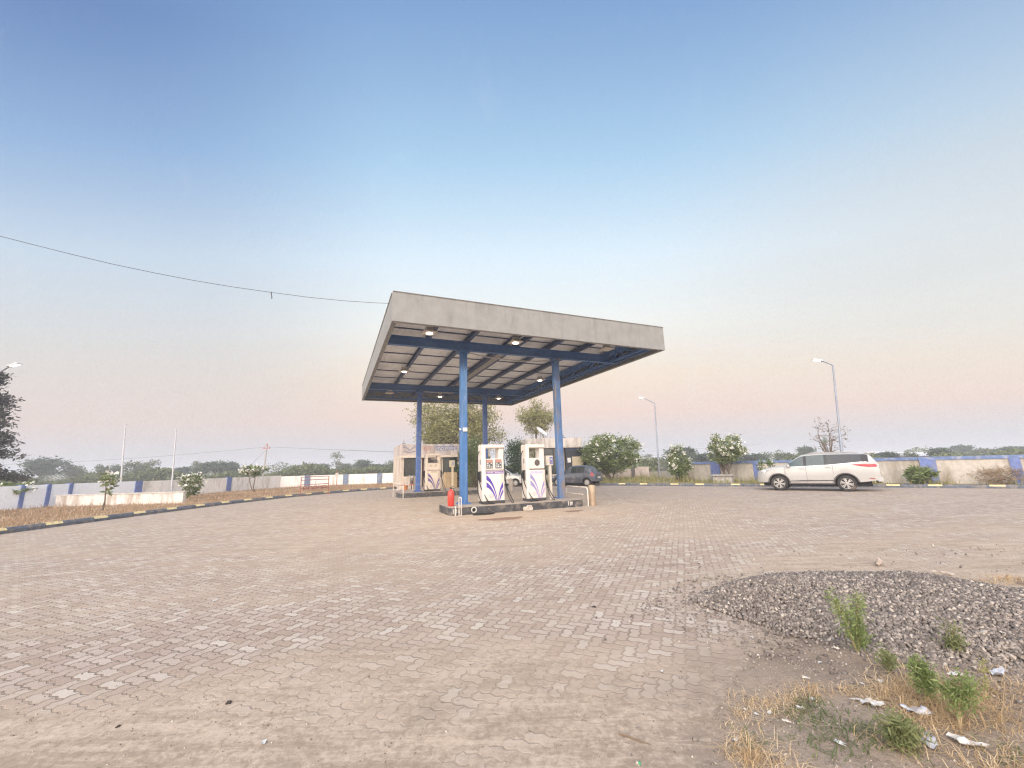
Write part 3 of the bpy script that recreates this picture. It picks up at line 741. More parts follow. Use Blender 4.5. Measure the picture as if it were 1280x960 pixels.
# canopy luminaires
hous_m = M('luminaire_housing', (.50, .46, .42), .5, .1, var=.1)
lens_on = Mlamp('luminaire_lens_lit', (1.0, .90, .72), 7.0)
lens_off = M('luminaire_lens_unlit', (.62, .56, .47), .3, var=.1)
spots = [(1.44, 1.43, 1, 'lit square canopy light nearest the front left corner'), (4.79, 1.55, 1, 'lit square canopy light in the middle of the front edge'), (8.81, 1.25, 0, 'unlit beige canopy light near the front right corner'),
         (1.50, 7.70, 1, 'lit canopy light on the left between the two girders'), (8.95, 7.75, 1, 'lit canopy light on the right beside the rusty column top'),
         (4.85, 14.5, 1, 'lit canopy light at the back beside the left rear column'), (8.97, 14.25, 1, 'lit canopy light at the back beside the right rear column'), (1.53, 14.0, 0, 'unlit canopy light at the back left corner')]
for u, v, on, lab in spots:
    zc = 6.30
    t = thing('canopy_light', lab, 'canopy light', loc(u, v, zc), HD, 'square lights under the canopy')
    mb = MB(); mb.box((0, 0, .02), (.50, .50, .10), taper=.72, bev=.02); mb.build('housing', hous_m, t, True)
    mb = MB(); mb.box((0, 0, .13), (.22, .22, .10), bev=.01)
    for a in (-.12, .12): mb.tube([(a, 0, .1), (a, 0, ZD - zc - .01)], .012, 6)
    mb.build('hanger', hous_m, t)
    mb = MB(); mb.lathe([(.02, -.065), (.09, -.06), (.115, -.045), (.115, -.03)], 20); mb.build('lens', lens_on if on else lens_off, t, True)
    if on:
        l = bpy.data.lights.new('luminaire', 'SPOT'); l.energy = 220; l.color = (1, .85, .62); l.spot_size = R(150); l.shadow_soft_size = .15
        lo = bpy.data.objects.new('luminaire', l); COL.objects.link(lo); lo.parent = t; lo.location = (0, 0, -.14)

# ------------------------------------------------------------------ pump islands
isl_m = M('island_black_paint', (.055, .056, .062), .7, var=.35, dirt=(.26, .22, .18), damt=.42, dscale=5, bump=.3)
isl_top = M('island_concrete', (.34, .29, .25), .9, var=.15, dirt=(.2, .17, .15), damt=.4, dscale=3, bump=.3)
worn = M('worn_white_paint', (.55, .53, .5), .8, var=.15)
IH = .27
def island(label, u0, u1, v0, v1):
    t = thing('pump_island', label, 'pump island', loc((u0 + u1) / 2, (v0 + v1) / 2), HD, 'raised pump islands')
    W_, D_ = u1 - u0, v1 - v0; r = .16; poly = []
    for cx, cy_, a0 in ((W_ / 2 - r, D_ / 2 - r, 0), (-W_ / 2 + r, D_ / 2 - r, 90), (-W_ / 2 + r, -D_ / 2 + r, 180), (W_ / 2 - r, -D_ / 2 + r, 270)):
        for k in range(6): a = R(a0 + k * 18); poly.append((cx + r * math.cos(a), cy_ + r * math.sin(a)))
    mb = MB(); mb.prism(poly, -.05, IH - .02, 'Z'); mb.build('kerb_face', isl_m, t)
    mb = MB(); mb.prism([(x * (1 - .02 / W_), y * (1 - .02 / D_)) for x, y in poly], IH - .02, IH, 'Z'); mb.build('top_slab', isl_top, t)
    return t
i1 = island('front black edged pump island under the two nearer pumps', 2.32, 7.68, 1.88, 3.62)
mb = MB(); rr = [(math.cos(a) * .085, -(1.74 / 2) - .012, .15 + math.sin(a) * .085) for a in (2 * math.pi * k / 20 for k in range(20))]
mb.tube([(x - 1.83, y, z) for x, y, z in rr], .024, 6, closed=True); mb.build('pipe_sleeve', worn, i1, True)
mb = MB(); mb.lathe([(.065, 0), (.065, -.01)], 16, (-1.83, -.873, .15), 'Y'); mb.build('pipe_hole', M('dark_hole', (.01, .01, .01), .9), i1)
mb = MB()
for k, x in enumerate((-2.55, -2.45, -2.36, 1.97, 2.07, 2.13)): mb.box((x, -.874, .13 + .02 * (k % 2)), (.035 + .01 * (k % 3), .006, .16 - .02 * (k % 3)))
mb.build('paint_stain', worn, i1)
i2 = island('rear black edged pump island behind the fire extinguisher', 2.0, 8.3, 11.72, 13.3)

# ------------------------------------------------------------------ dispensers
pump_w = M('pump_white_enamel', (.74, .685, .63), .4, var=.05, scale=2, dirt=(.40, .30, .21), damt=.30, dscale=2.5, streak=True, coat=.2)
pump_w2 = M('pump_faded_enamel', (.70, .61, .52), .45, var=.06, scale=2, dirt=(.36, .27, .2), damt=.38, dscale=2.5, streak=True)
purple = M('deep_violet_vinyl', (.085, .05, .38), .4, var=.12)
faded_v = M('faded_violet_vinyl', (.30, .26, .50), .5, var=.15)
mute_v = M('dull_violet_vinyl', (.13, .10, .27), .5, var=.15)
black_rub = M('black_rubber', (.012, .012, .013), .6)
dark_pl = M('dark_grey_plastic', (.05, .05, .055), .5)
scr_dark = M('price_screen', (.10, .10, .11), .25, var=.2)
scr_red = M('price_header_red', (.42, .20, .16), .4)
digit_m = M('digit_white', (.7, .7, .68), .4)
strip_g = M('grey_vinyl', (.36, .30, .35), .5)
maroon = M('maroon_trim', (.12, .055, .055), .5)
def pump(label, u, v, z, style, hoses=True, wid=.90):
    t = thing('fuel_dispenser', label, 'fuel pump', loc(u, v, z), HD, 'white fuel pumps with violet leaf graphics')
    W2, D2, H = wid / 2, .24, 2.16
    body = {0: pump_w, 1: pump_w, 2: pump_w2}[style]
    mb = MB(); mb.box((0, 0, .05), (wid * .96, 2 * D2 * .94, .10), bev=.01); mb.build('plinth', dark_pl, t)
    mb = MB(); mb.box((.03, 0, .64), (wid - .10, 2 * D2 - .02, 1.09), bev=.02); cab = mb.build('cabinet', body, t, True)
    mb = MB(); mb.box((.03, 0, 1.42), (wid - .12, 2 * D2 - .05, .42), bev=.02); head = mb.build('display_head', body, t, True)
    mb = MB(); mb.box((-W2 + .07, 0, 1.08), (.14, 2 * D2 + .02, 1.98), bev=.02); mb.build('hose_mast', body, t, True)
    mb = MB(); mb.box((W2 - .11, .03, 1.80), (.20, 2 * D2 - .08, .46), bev=.02); mb.build('hose_mast', body, t, True)
    mb = MB(); mb.box((0, 0, H - .07), (wid, 2 * D2 + .02, .135), bev=.03); mb.build('top_cover', body, t, True)
    y = -D2
    mb = MB(); mb.box((.04, y + .004, 1.195), (wid - .16, .014, .02)); mb.build('trim_strip', maroon if style == 1 else strip_g, t)
    if style in (0,):
        for x in (-.16, .20):
            mb = MB(); mb.box((x, y + .014, 1.44), (.25, .03, .33), bev=.008); s_ = mb.build('price_screen', scr_dark, t)
            mb = MB(); mb.box((x, y - .004, 1.545), (.23, .008, .10)); mb.build('screen_header', scr_red, s_)
            mb = MB()
            for r_ in range(3):
                for k in range(3):
                    if (r_ + k) % 4 != 3: mb.box((x - .07 + k * .07, y - .004, 1.33 + r_ * .065), (.04, .006, .038))
            mb.build('digit_lettering', digit_m, s_)
        mb = MB(); mb.box((.04, y + .012, 1.12), (wid - .18, .012, .085)); st = mb.build('brand_strip', M('violet_strip', (.20, .12, .36), .5), t)
        mb = MB()
        for k in range(12):
            if k != 5: mb.box((-.26 + k * .055, y + .004, 1.12), (.034, .006, .022))
        mb.build('strip_lettering', digit_m, st)
    elif style == 1:
        hexp = [(math.cos(R(a)) * .12, math.sin(R(a)) * .12) for a in (30, 90, 150, 210, 270, 330)]
        mb = MB(); mb.prism([(x + .06, z * 1.1 + 1.45) for x, z in hexp], y - .002, y + .02); e = mb.build('shield_badge', M('dark_shield', (.10, .075, .075), .5), t)
        mb = MB(); mb.box((.02, y + .012, 1.08), (wid - .3, .012, .10)); mb.build('brand_strip', M('pale_violet_strip', (.50, .47, .62), .5), t)
    else:
        mb = MB(); mb.box((-.02, y + .016, 1.73), (.50, .08, .19), bev=.01); s_ = mb.build('price_screen', scr_dark, t)
        mb = MB(); mb.box((-.12, y - .026, 1.73), (.24, .008, .11)); mb.build('screen_glass', black_rub, s_)
        for x in (-.15, .15):
            mb = MB(); mb.box((x, y + .016, 1.47), (.14, .02, .12), bev=.005); mb.build('button_panel', M('sand_panel', (.52, .44, .36), .5), t)
        mb = MB(); mb.box((.05, y + .012, 1.10), (.36, .012, .06)); mb.build('brand_strip', M('sand_strip', (.42, .32, .2), .5), t)
    # violet leaf graphic on the lower door
    vm = (purple, faded_v, mute_v)[style]
    x0, x1, z0, z1 = -W2 + .16, W2 - .06, .12, 1.04
    def P(a, b): return (x0 + (x1 - x0) * a, z0 + (z1 - z0) * b)
    fr = MB()
    for (u_, l_) in (((P(0, 1), P(.43, .80), P(.635, 0)), (P(0, .80), P(.40, .66), P(.605, .0))), ((P(0, .72), P(.38, .55), P(.575, 0)), (P(0, .52), P(.34, .42), P(.535, 0))),
                     ((P(.97, .70), P(.74, .50), P(.665, 0)), (P(.97, .50), P(.78, .36), P(.695, 0))), ((P(.97, .42), P(.82, .28), P(.725, 0)), (P(.97, .30), P(.86, .18), P(.765, 0)))):
        fr.strip(bez(*u_), bez(*l_), y - .001 + .006, y + .012)
    fr.build('leaf_graphic', vm, t)
    mb = MB(); c = P(.27, .17); mb.tube([(c[0] + math.cos(a) * .085, y + .006, c[1] + math.sin(a) * .06) for a in (2 * math.pi * k / 18 for k in range(18))], .007, 5, closed=True)
    mb.tube([(c[0] - .05, y + .006, c[1] + .01), (c[0] - .01, y + .006, c[1] - .02), (c[0] + .05, y + .006, c[1] + .015)], .006, 5)
    mb.build('round_emblem', strip_g, t)
    mb = MB(); mb.tube([(x1 - .02, y + .008, .14), (x1 - .02, y + .008, 1.03)], .004, 4); mb.build('door_seam', strip_g, t)
    # nozzles and hoses on both sides
    for s in (-1, 1):
        mb = MB(); mb.box((s * (W2 + .02), -.05, .98), (.07, .16, .40), bev=.015); ho_ = mb.build('nozzle_boot', dark_pl, t)
        mb = MB(); mb.tube([(s * (W2 + .07), -.08, 1.16), (s * (W2 + .09), -.05, 1.02), (s * (W2 + .07), -.02, .86)], [.035, .03, .022], 8); mb.tube([(s * (W2 + .10), -.13, 1.08), (s * (W2 + .12), -.12, .93)], .012, 6); mb.build('nozzle', black_rub, ho_, True)
        mb = MB(); mb.box((s * (W2 - .02), -.02, 1.52), (.05, .10, .20), bev=.01); mb.build('side_label', M('side_sticker', (.2, .17, .2), .5), t)
        if hoses:
            if s < 0: pts = [(-W2 - .02, .02, 1.92), (-W2 - .10, .0, 1.7), (-W2 - .13, -.05, 1.0), (-W2 - .14, -.16, .42), (-W2 - .05, -.36, .06), (-W2 + .25, -.44, .02), (-W2 + .42, -.36, .02), (-W2 + .2, -.30, .10), (-W2 - .02, -.18, .55), (-W2 - .07, -.06, .86)]
            else: pts = [(W2 - .02, .02, 1.92), (W2 + .06, 0, 1.7), (W2 + .08, -.03, 1.1), (W2 + .12, -.08, .62), (W2 + .24, -.2, .22), (W2 + .30, -.30, .03), (W2 + .22, -.34, .02), (W2 + .12, -.2, .3), (W2 + .07, -.06, .86)]
            sm = []
            for i in range(len(pts) - 1):
                p0, p1, p2, p3 = (Vector(pts[max(i - 1, 0)]), Vector(pts[i]), Vector(pts[i + 1]), Vector(pts[min(i + 2, len(pts) - 1)]))
                for k in range(5):
                    q = k / 5; sm.append(.5 * ((2 * p1) + (p2 - p0) * q + (2 * p0 - 5 * p1 + 4 * p2 - p3) * q * q + (3 * p1 - p0 - 3 * p2 + p3) * q ** 3))
            sm.append(Vector(pts[-1]))
            mb = MB(); mb.tube(sm, .017, 6); mb.build('hose', black_rub, t, True)
    return t
pump('fuel pump with two price screens and bold violet leaves, second column to its left', 4.11, 2.60, IH, 0)
pump('fuel pump with one dark shield badge and faded violet leaves beside the rusty column', 5.88, 2.60, IH, 1, wid=.84)
pump('cream fuel pump on the rear island with a single dark window on top', 3.98, 12.54, IH, 2, wid=.92)

# hose loop lying on the paving
pts = [loc(3.45 + .38 * math.cos(a) + .05 * math.sin(3 * a), 1.62 + .17 * math.sin(a), .02) for a in (2 * math.pi * k / 40 for k in range(40))]
o0 = loc(3.45, 1.62, 0)
mb = MB(); mb.tube([p - o0 for p in pts], .018, 6, closed=True); o = mb.build('hose_coil', black_rub, None, True); o.location = o0; tag(o, 'loop of black hose lying on the ground before the twin screen pump', 'hose')
mb = MB(); mb.box((0, 0, .075), (.34, .20, .15), bev=.03); mb.box((.05, -.02, .17), (.18, .12, .05), bev=.02, rz=.3); o = mb.build('stone_block', M('pale_stone', (.52, .46, .40), .9, var=.2, bump=.4)); o.location = loc(5.18, 1.72); o.rotation_euler = (0, 0, HD + .15)
tag(o, 'small pale stone block wedged against the front island kerb', 'block')

# payment posts
def post(label, u, v, z, hgt, mat, faces):
    t = thing('meter_post', label, 'meter post', loc(u, v, z), HD, 'slim posts with box heads on the islands')
    mb = MB(); mb.box((0, 0, hgt * .39), (.12, .12, hgt * .78), bev=.015); mb.box((0, 0, .015), (.24, .24, .03)); mb.build('post', mat, t, True)
    mb = MB(); mb.box((-.03, 0, hgt * .885), (.34, .16, hgt * .23), bev=.02); hd = mb.build('box_head', mat, t, True)
    for k, (x, z_, w_, h_, m) in enumerate(faces):
        mb = MB(); mb.box((x, -.083, hgt * .885 + z_), (w_, .012, h_)); mb.build('head_panel', m, hd)
    return t
cream = M('cream_enamel', (.66, .60, .52), .5, var=.06, dirt=(.4, .32, .22), damt=.3)
blue_sc = M('blue_screen_face', (.16, .18, .42), .4, var=.2)
post('slim cream post with a blue marked box head between pump and rusty column', 6.70, 2.78, IH, 1.72, cream, [(.04, .0, .14, .28, blue_sc), (.04, .05, .08, .05, digit_m), (.04, -.07, .08, .05, scr_red)])
post('slim yellowish post with a grey box head beside the rear pump', 5.20, 12.5, IH, 1.75, M('yellowed_enamel', (.58, .50, .36), .5, var=.1, dirt=(.4, .32, .22), damt=.3), [(.0, .02, .20, .22, M('grey_face', (.34, .36, .40), .4))])

# fire extinguisher
t = thing('fire_extinguisher', 'bright red fire extinguisher standing on the left end of the front island', 'extinguisher', loc(2.50, 2.45, IH), HD + .3)
red = M('extinguisher_red', (.62, .045, .03), .35, var=.08, coat=.4)
mb = MB(); mb.lathe([(.105, 0), (.12, .02), (.12, .44), (.105, .50), (.06, .545), (.035, .56), (.035, .59)], 22); mb.build('cylinder', red, t, True)
mb = MB(); mb.box((0, 0, .615), (.06, .06, .06), bev=.01); mb.bar((-.02, 0, .65), (.12, 0, .68), .025, .015); mb.bar((-.02, 0, .635), (.10, 0, .61), .025, .012); mb.build('valve', dark_pl, t)
mb = MB(); mb.tube([(.03, .0, .62), (.12, .02, .60), (.15, .02, .45), (.14, .02, .2)], .013, 6); mb.build('hose', black_rub, t, True)
mb = MB(); mb.tube([(math.cos(a) * .121, math.sin(a) * .121, .46) for a in (2 * math.pi * k / 24 for k in range(24))], .006, 5, closed=True); mb.build('band', M('extinguisher_band', (.45, .05, .04), .5), t, True)

# hoop guards
hoop_m = M('hoop_white_pipe', (.62, .57, .52), .5, var=.1, dirt=(.35, .22, .14), damt=.4)
def hoop(label, pts_list, mat=hoop_m, r=.025):
    c = Vector(pts_list[0][0]); t = thing('hoop_guard', label, 'pipe guard', (c.x, c.y, 0), 0, 'bent pipe guards at the island ends')
    for k, pts in enumerate(pts_list):
        mb = MB(); mb.tube([Vector(p) - Vector((c.x, c.y, 0)) for p in pts], r, 8); mb.build('pipe', mat, t, True)
    return t
def U(u0, v0, u1, v1, h, k=.12):
    a, b = loc(u0, v0, -.03), loc(u1, v1, -.03); d = (b - a).normalized(); z = Vector((0, 0, 1))
    return [a, a + z * (h - k), a + z * (h - k * .3) + d * k * .3, a + z * h + d * k, b + z * h - d * k, b + z * (h - k * .3) - d * k * .3, b + z * (h - k), b]
hoop('pipe guard round the left end of the front island beside the extinguisher', [U(2.66, 1.68, 2.60, 1.74, .64, .03), U(2.47, 1.74, 2.50, 1.78, .34, .02)], r=.018)
hoop('pipe guard with a rail round the right end of the front island', [U(7.85, 1.85, 7.85, 3.5, .74), [loc(7.85, 2.2, .42), loc(7.85, 3.5, .42)], U(7.0, 3.75, 7.85, 3.62, .66)])
hoop('reddish pipe guard at the left end of the rear island', [U(2.15, 11.45, 1.8, 12.9, .80), [loc(2.0, 11.9, .45), loc(1.85, 12.9, .45)]])
red_m = M('barrier_red', (.55, .13, .08), .5)
t = thing('barrier_rail', 'low red and white rail before the office left of the rear island', 'barrier', at(506, 613.5), HD + .05)
for k in range(4):
    mb = MB(); mb.tube([(-.6 + k * .3, 0, .42), (-.3 + k * .3, 0, .42)], .04, 8); mb.build('rail_segment', red_m if k % 2 else hoop_m, t, True)
for x in (-.55, .55):
    mb = MB(); mb.tube([(x, 0, 0), (x, 0, .40)], .035, 8); mb.build('rail_post', hoop_m, t, True)

# bollards
boll_m = M('rusty_steel_bollard', (.40, .31, .22), .55, .25, var=.2, scale=3, dirt=(.24, .14, .08), damt=.45, dscale=3, streak=True)
boll_g = M('grey_concrete_bollard', (.40, .35, .31), .9, var=.12, dirt=(.25, .2, .17), damt=.4)
for p, m, lab in ((loc(8.12, 1.95), boll_m, 'shiny tan steel bollard at the right end of the front island'), (loc(9.1, 12.7), boll_g, 'dull bollard standing behind between the two front pumps')):
    t = thing('bollard', lab, 'bollard', p, 0, 'round bollards at the island ends')
    mb = MB(); mb.lathe([(.145, -.03), (.145, .74), (.135, .77)], 22); mb.build('tube', m, t, True)
    mb = MB(); mb.lathe([(.134, .77), (.11, .79), (.0, .80)], 22); mb.build('cap', m, t, True)
# oil stains
oil = M('oil_stain', (.21, .125, .085), .65, var=.3, scale=3)
def stain(p, rx, ry, rz, seed):
    r_ = random.Random(seed); n = 40; ph = [r_.uniform(0, 6.3) for _ in range(5)]
    pts = []
    for k in range(n):
        a = 2 * math.pi * k / n; q = 1 + .18 * math.sin(2 * a + ph[0]) + .13 * math.sin(3 * a + ph[1]) + .1 * math.sin(5 * a + ph[2]) + .07 * math.sin(9 * a + ph[3])
        pts.append((rx * q * math.cos(a), ry * q * math.sin(a), 0))
    mb = MB(); mb.add(pts, [tuple(range(n))]); o = mb.build('oil_stain', oil); o.location = (p.x, p.y, .004); o.rotation_euler = (0, 0, rz); return struct(o)
stain(at(628, 648.5), .62, .36, .2, 1); stain(at(717, 639), .34, .2, .2, 2)
# ------------------------------------------------------------------ sales office (left)
off_wall = M('office_cream_wash', (.60, .52, .44), .9, var=.08, dirt=(.36, .28, .22), damt=.42, dscale=1.6, streak=True, bump=.2, bscale=20)
off_par = M('office_parapet', (.52, .46, .43), .9, var=.1, dirt=(.32, .25, .22), damt=.5, dscale=1.8, streak=True)
win_gl = Mglass('office_glass', (.06, .07, .06), .15)
frame_d = M('window_frame_dark', (.06, .055, .05), .6)
OB = Vector((-8.92, 32.9, 0)); OA = HD - R(1)
office = thing('sales_office', 'small cream office with a painted parapet sign behind the left canopy columns', 'office', OB, OA)
def obox(name, x0, x1, y0, y1, z0, z1, m, parent=office, bev=0): 
    mb = MB(); mb.box(((x0 + x1) / 2, (y0 + y1) / 2, (z0 + z1) / 2), (x1 - x0, y1 - y0, z1 - z0), bev=bev); return mb.build(name, m, parent)
OW, OD = 7.4, 5.2
# front wall with real openings: built from piers
wins = [(.25, 1.25), (3.35, 4.6)]; door = (1.65, 2.4); zs, zt, zh = .98, 2.40, 3.55
mb = MB()
def seg(x0, x1, z0, z1): mb.box(((x0 + x1) / 2, .10, (z0 + z1) / 2), (x1 - x0, .2, z1 - z0))
seg(0, .25, -.05, zt); seg(1.25, 1.65, -.05, zt); seg(2.4, 3.35, -.05, zt); seg(4.6, OW, -.05, zt); seg(.25, 1.25, -.05, zs); seg(3.35, 4.6, -.05, zs)
mb.box((.1, OD / 2 + .1, zt / 2), (.2, OD - .2, zt + .1)); mb.box((OW - .1, OD / 2 + .1, zt / 2), (.2, OD - .2, zt + .1)); mb.box((OW / 2, OD - .1, zt / 2 - .001), (OW - .4, .2, zt + .098))
mb.build('wall', off_wall, office)
obox('lintel_band', -.02, OW + .02, -.03, OD, zt + .002, zt + .20, off_wall)
obox('sunshade', -.05, OW + .05, -.32, -.032, zt + .02, zt + .12, M('pale_trim', (.64, .56, .48), .85, var=.08))
mb = MB(); hp = 3.50; mb.box((OW / 2, .08, (zt + .2 + hp) / 2), (OW, .16, hp - zt - .2)); mb.box((.08, OD / 2 + .08, (zt + .2 + hp) / 2), (.16, OD - .16, hp - zt - .2)); mb.box((OW - .08, OD / 2 + .08, (zt + .2 + hp) / 2), (.16, OD - .16, hp - zt - .2)); par = mb.build('parapet', off_par, office)
obox('roof_slab', .17, OW - .17, .17, OD, zt + .2, zt + .32, off_wall)
for k, (x0, x1) in enumerate(wins):
    mb = MB(); mb.box(((x0 + x1) / 2, .15, (zs + zt) / 2), (x1 - x0, .02, zt - zs)); wn = mb.build('window', win_gl, office)
    mb = MB()
    for x in (x0 + .025, (x0 + x1) / 2, x1 - .025): mb.box((x, .12, (zs + zt) / 2), (.05, .04, zt - zs))
    for z in (zs + .025, zt - .025): mb.box(((x0 + x1) / 2, .12, z), (x1 - x0 - .1, .038, .05))
    for q in range(9): mb.tube([(x0 + .1 + q * (x1 - x0 - .2) / 8, .07, zs), (x0 + .1 + q * (x1 - x0 - .2) / 8, .07, zt)], .008, 5)
    mb.build('frame', frame_d, wn)
mb = MB(); mb.box((2.025, .14, 1.17), (.73, .05, 2.34), bev=.01); dr = mb.build('door', M('brown_door', (.14, .07, .05), .6, var=.2), office)
mb = MB(); mb.tube([(2.3, .10, 1.0), (2.3, .07, 1.05), (2.3, .10, 1.15)], .012, 6); mb.build('handle', M('steel_handle', (.5, .5, .5), .3, .8), dr)
obox('plinth_step', 1.4, 2.7, -.7, -.03, -.02, .14, isl_top)
mb = MB(); mb.box((.35, 1.2, hp + .08), (.25, .25, .18)); mb.tube([(.35, 1.2, hp), (.35, 1.2, hp + .45)], .03, 6); mb.build('roof_vent', M('grey_pipe', (.3, .28, .27), .8), office)

def text_mesh(name, body, size, mat, parent, p, rx=R(90), depth=.008, align='LEFT', sx=1.0):
    c = bpy.data.curves.new(name, 'FONT'); c.body = body; c.size = size; c.extrude = depth / 2; c.align_x = align; c.offset = size * .018
    t_ = bpy.data.objects.new(name, c); COL.objects.link(t_)
    bpy.context.view_layer.update()
    me = bpy.data.meshes.new_from_object(t_.evaluated_get(bpy.context.evaluated_depsgraph_get()))
    bpy.data.objects.remove(t_); bpy.data.curves.remove(c)
    me.name = name; me.materials.clear(); me.materials.append(mat)
    o = link(name, me, parent); o.location = p; o.rotation_euler = (rx, 0, 0); o.scale = (sx, 1, 1); return o
sign_red = M('sign_paint_red', (.42, .22, .19), .8, var=.3, dirt=(.5, .42, .38), damt=.5); sign_blue = M('sign_paint_blue', (.17, .21, .36), .8, var=.3, dirt=(.5, .42, .38), damt=.4)
text_mesh('red_lettering', '\u0930\u093e\u092e', .62, sign_red, par, (1.72, -.006, 2.92), sx=.85)
# visual order for the second word: short i stands before its letter; the joined tra is a ta with a small foot
text_mesh('blue_lettering', '\u092a\u0947\u091f\u094b\u0932\u093f\u092f\u092e' if False else '\u092a\u0947\u091f\u094d\u0930\u094b\u0932\u093f\u092f\u092e', .62, sign_blue, par, (2.72, -.006, 2.92), sx=.78)
mb = MB(); c = (.66, 3.10)
mb.tube([(c[0] - .5, -.006, c[1] + .18), (c[0] - .2, -.006, c[1] + .1), (c[0], -.006, c[1] - .1), (c[0] + .2, -.006, c[1] + .1), (c[0] + .5, -.006, c[1] + .18)], .05, 4)
mb.tube([(c[0] - .45, -.006, c[1] - .12), (c[0], -.006, c[1] - .28), (c[0] + .45, -.006, c[1] - .12)], .045, 4)
mb.tube([(c[0] - .55, -.006, c[1] + .3), (c[0] - .25, -.006, c[1] + .25)], .03, 4); mb.tube([(c[0] + .25, -.006, c[1] + .25), (c[0] + .55, -.006, c[1] + .3)], .03, 4)
mb.build('wall_emblem', M('emblem_grey_violet', (.30, .29, .36), .8), par)

# things before the office
def obj_on_office(x, y): q = OB + Vector((x * math.cos(OA) - y * math.sin(OA), x * math.sin(OA) + y * math.cos(OA), 0)); return q
card = M('cardboard', (.46, .34, .21), .85, var=.12)
t = thing('cardboard_carton', 'tan cardboard carton leaning under the right office window', 'carton', obj_on_office(3.85, -.55), OA + .1)
mb = MB(); mb.box((0, 0, .60), (1.0, .5, 1.2), bev=.02); mb.build('carton_body', card, t)
mb = MB(); mb.box((0, 0, 1.208), (.95, .08, .012)); mb.box((0, -.256, .9), (.08, .008, .5)); mb.build('tape', M('brown_tape', (.36, .24, .12), .4), t)
t = thing('sack', 'pale sack slumped beside the tan carton at the office', 'sack', obj_on_office(4.95, -.5), OA - .1)
mb = MB(); mb.lathe([(.30, 0), (.40, .12), (.38, .45), (.33, .75), (.16, .92), (.10, .95), (.17, 1.02)], 14); mb.build('sack_body', M('woven_sack', (.50, .43, .33), .9, var=.15, dirt=(.3, .24, .18), damt=.5), t, True)
mb = MB(); mb.tube([(math.cos(a) * .12, math.sin(a) * .12, .945) for a in (2 * math.pi * k / 12 for k in range(12))], .015, 5, closed=True); mb.build('tie', M('brown_twine', (.3, .2, .12), .9), t)
t = thing('bucket', 'orange bucket by the left office window', 'bucket', obj_on_office(.25, -1.2), 0)
mb = MB(); mb.lathe([(.15, 0), (.20, .34), (.21, .34), (.21, .36), (.19, .36), (.14, .03)], 16); mb.build('pail', M('orange_plastic', (.50, .2, .08), .5), t, True)
mb = MB(); mb.tube([(-.2, 0, .33), (-.15, 0, .48), (0, 0, .54), (.15, 0, .48), (.2, 0, .33)], .008, 5); mb.build('handle', dark_pl, t)

# motorbike parked nose-on beside the left column
bk = thing('motorbike', 'dark motorbike parked before the left office window', 'motorbike', at(514.5, 611), R(-76))
tyre_m = M('tyre_rubber', (.025, .024, .024), .85, var=.2, dirt=(.18, .14, .11), damt=.35)
chrome = M('bike_chrome', (.5, .5, .52), .25, .9)
for x in (.66, -.64):
    mb = MB(); mb.tube([(x + math.cos(a) * .27, 0, .31 + math.sin(a) * .27) for a in (2 * math.pi * k / 28 for k in range(28))], .045, 8, closed=True); wt = mb.build('wheel', tyre_m, bk, True)
    mb = MB(); mb.tube([(x + math.cos(a) * .22, 0, .31 + math.sin(a) * .22) for a in (2 * math.pi * k / 24 for k in range(24))], .012, 6, closed=True)
    for k in range(10): a = 2 * math.pi * k / 10; mb.tube([(x, 0, .31), (x + math.cos(a) * .22, 0, .31 + math.sin(a) * .22)], .006, 4)
    mb.lathe([(.045, -.07), (.045, .07)], 10, (x, 0, .31), 'Y'); mb.build('rim', chrome, wt)
bike_r = M('bike_dark_red', (.10, .03, .045), .3, coat=.5)
mb = MB(); mb.tube([(.33, 0, .80), (.25, 0, .88), (.05, 0, .90), (-.15, 0, .80)], [.07, .13, .14, .08], 12); mb.build('fuel_tank', bike_r, bk, True)
mb = MB(); mb.box((-.42, 0, .80), (.72, .24, .09), bev=.035, ry=R(4)); mb.build('seat', black_rub, bk, True)
mb = MB(); mb.box((.02, 0, .48), (.36, .30, .34), bev=.06); mb.tube([(.1, .16, .4), (-.1, .18, .28), (-.75, .18, .34)], [.02, .03, .045], 8); mb.build('engine', M('engine_grey', (.14, .14, .15), .5, .5), bk)
mb = MB()
for s in (-.09, .09): mb.tube([(.66, s, .31), (.42, s, .98)], .025, 8)
mb.tube([(.36, 0, .95), (.1, 0, .78), (-.2, 0, .72), (-.62, 0, .72)], .025, 8); mb.tube([(.3, 0, .8), (.15, 0, .32), (-.25, 0, .32), (-.3, 0, .72)], .02, 8); mb.tube([(-.25, .09, .34), (-.64, .09, .31)], .02, 6); mb.build('frame', dark_pl, bk, True)
mb = MB(); mb.tube([(.28, -.36, 1.06), (.36, -.2, 1.06), (.40, 0, 1.0), (.36, .2, 1.06), (.28, .36, 1.06)], .014, 8); mb.build('handlebar', chrome, bk, True)
for s in (-1, 1):
    mb = MB(); mb.tube([(.33, s * .25, 1.06), (.33, s * .31, 1.22)], .007, 5); mb.lathe([(.05, -.012), (.055, 0), (.05, .012)], 10, (.33, s * .31, 1.25), 'X'); mb.build('mirror', dark_pl, bk)
mb = MB(); mb.lathe([(.03, -.1), (.085, -.02), (.09, .02), (.08, .03)], 14, (.50, 0, .92), 'X'); mb.build('headlight', M('lamp_glass', (.5, .5, .48), .15), bk, True)
mb = MB(); mb.tube([(.66 + math.cos(a) * .35, 0, .31 + math.sin(a) * .35) for a in (R(k) for k in range(20, 150, 10))], .05, 6); mb.build('mudguard', bike_r, bk, True)

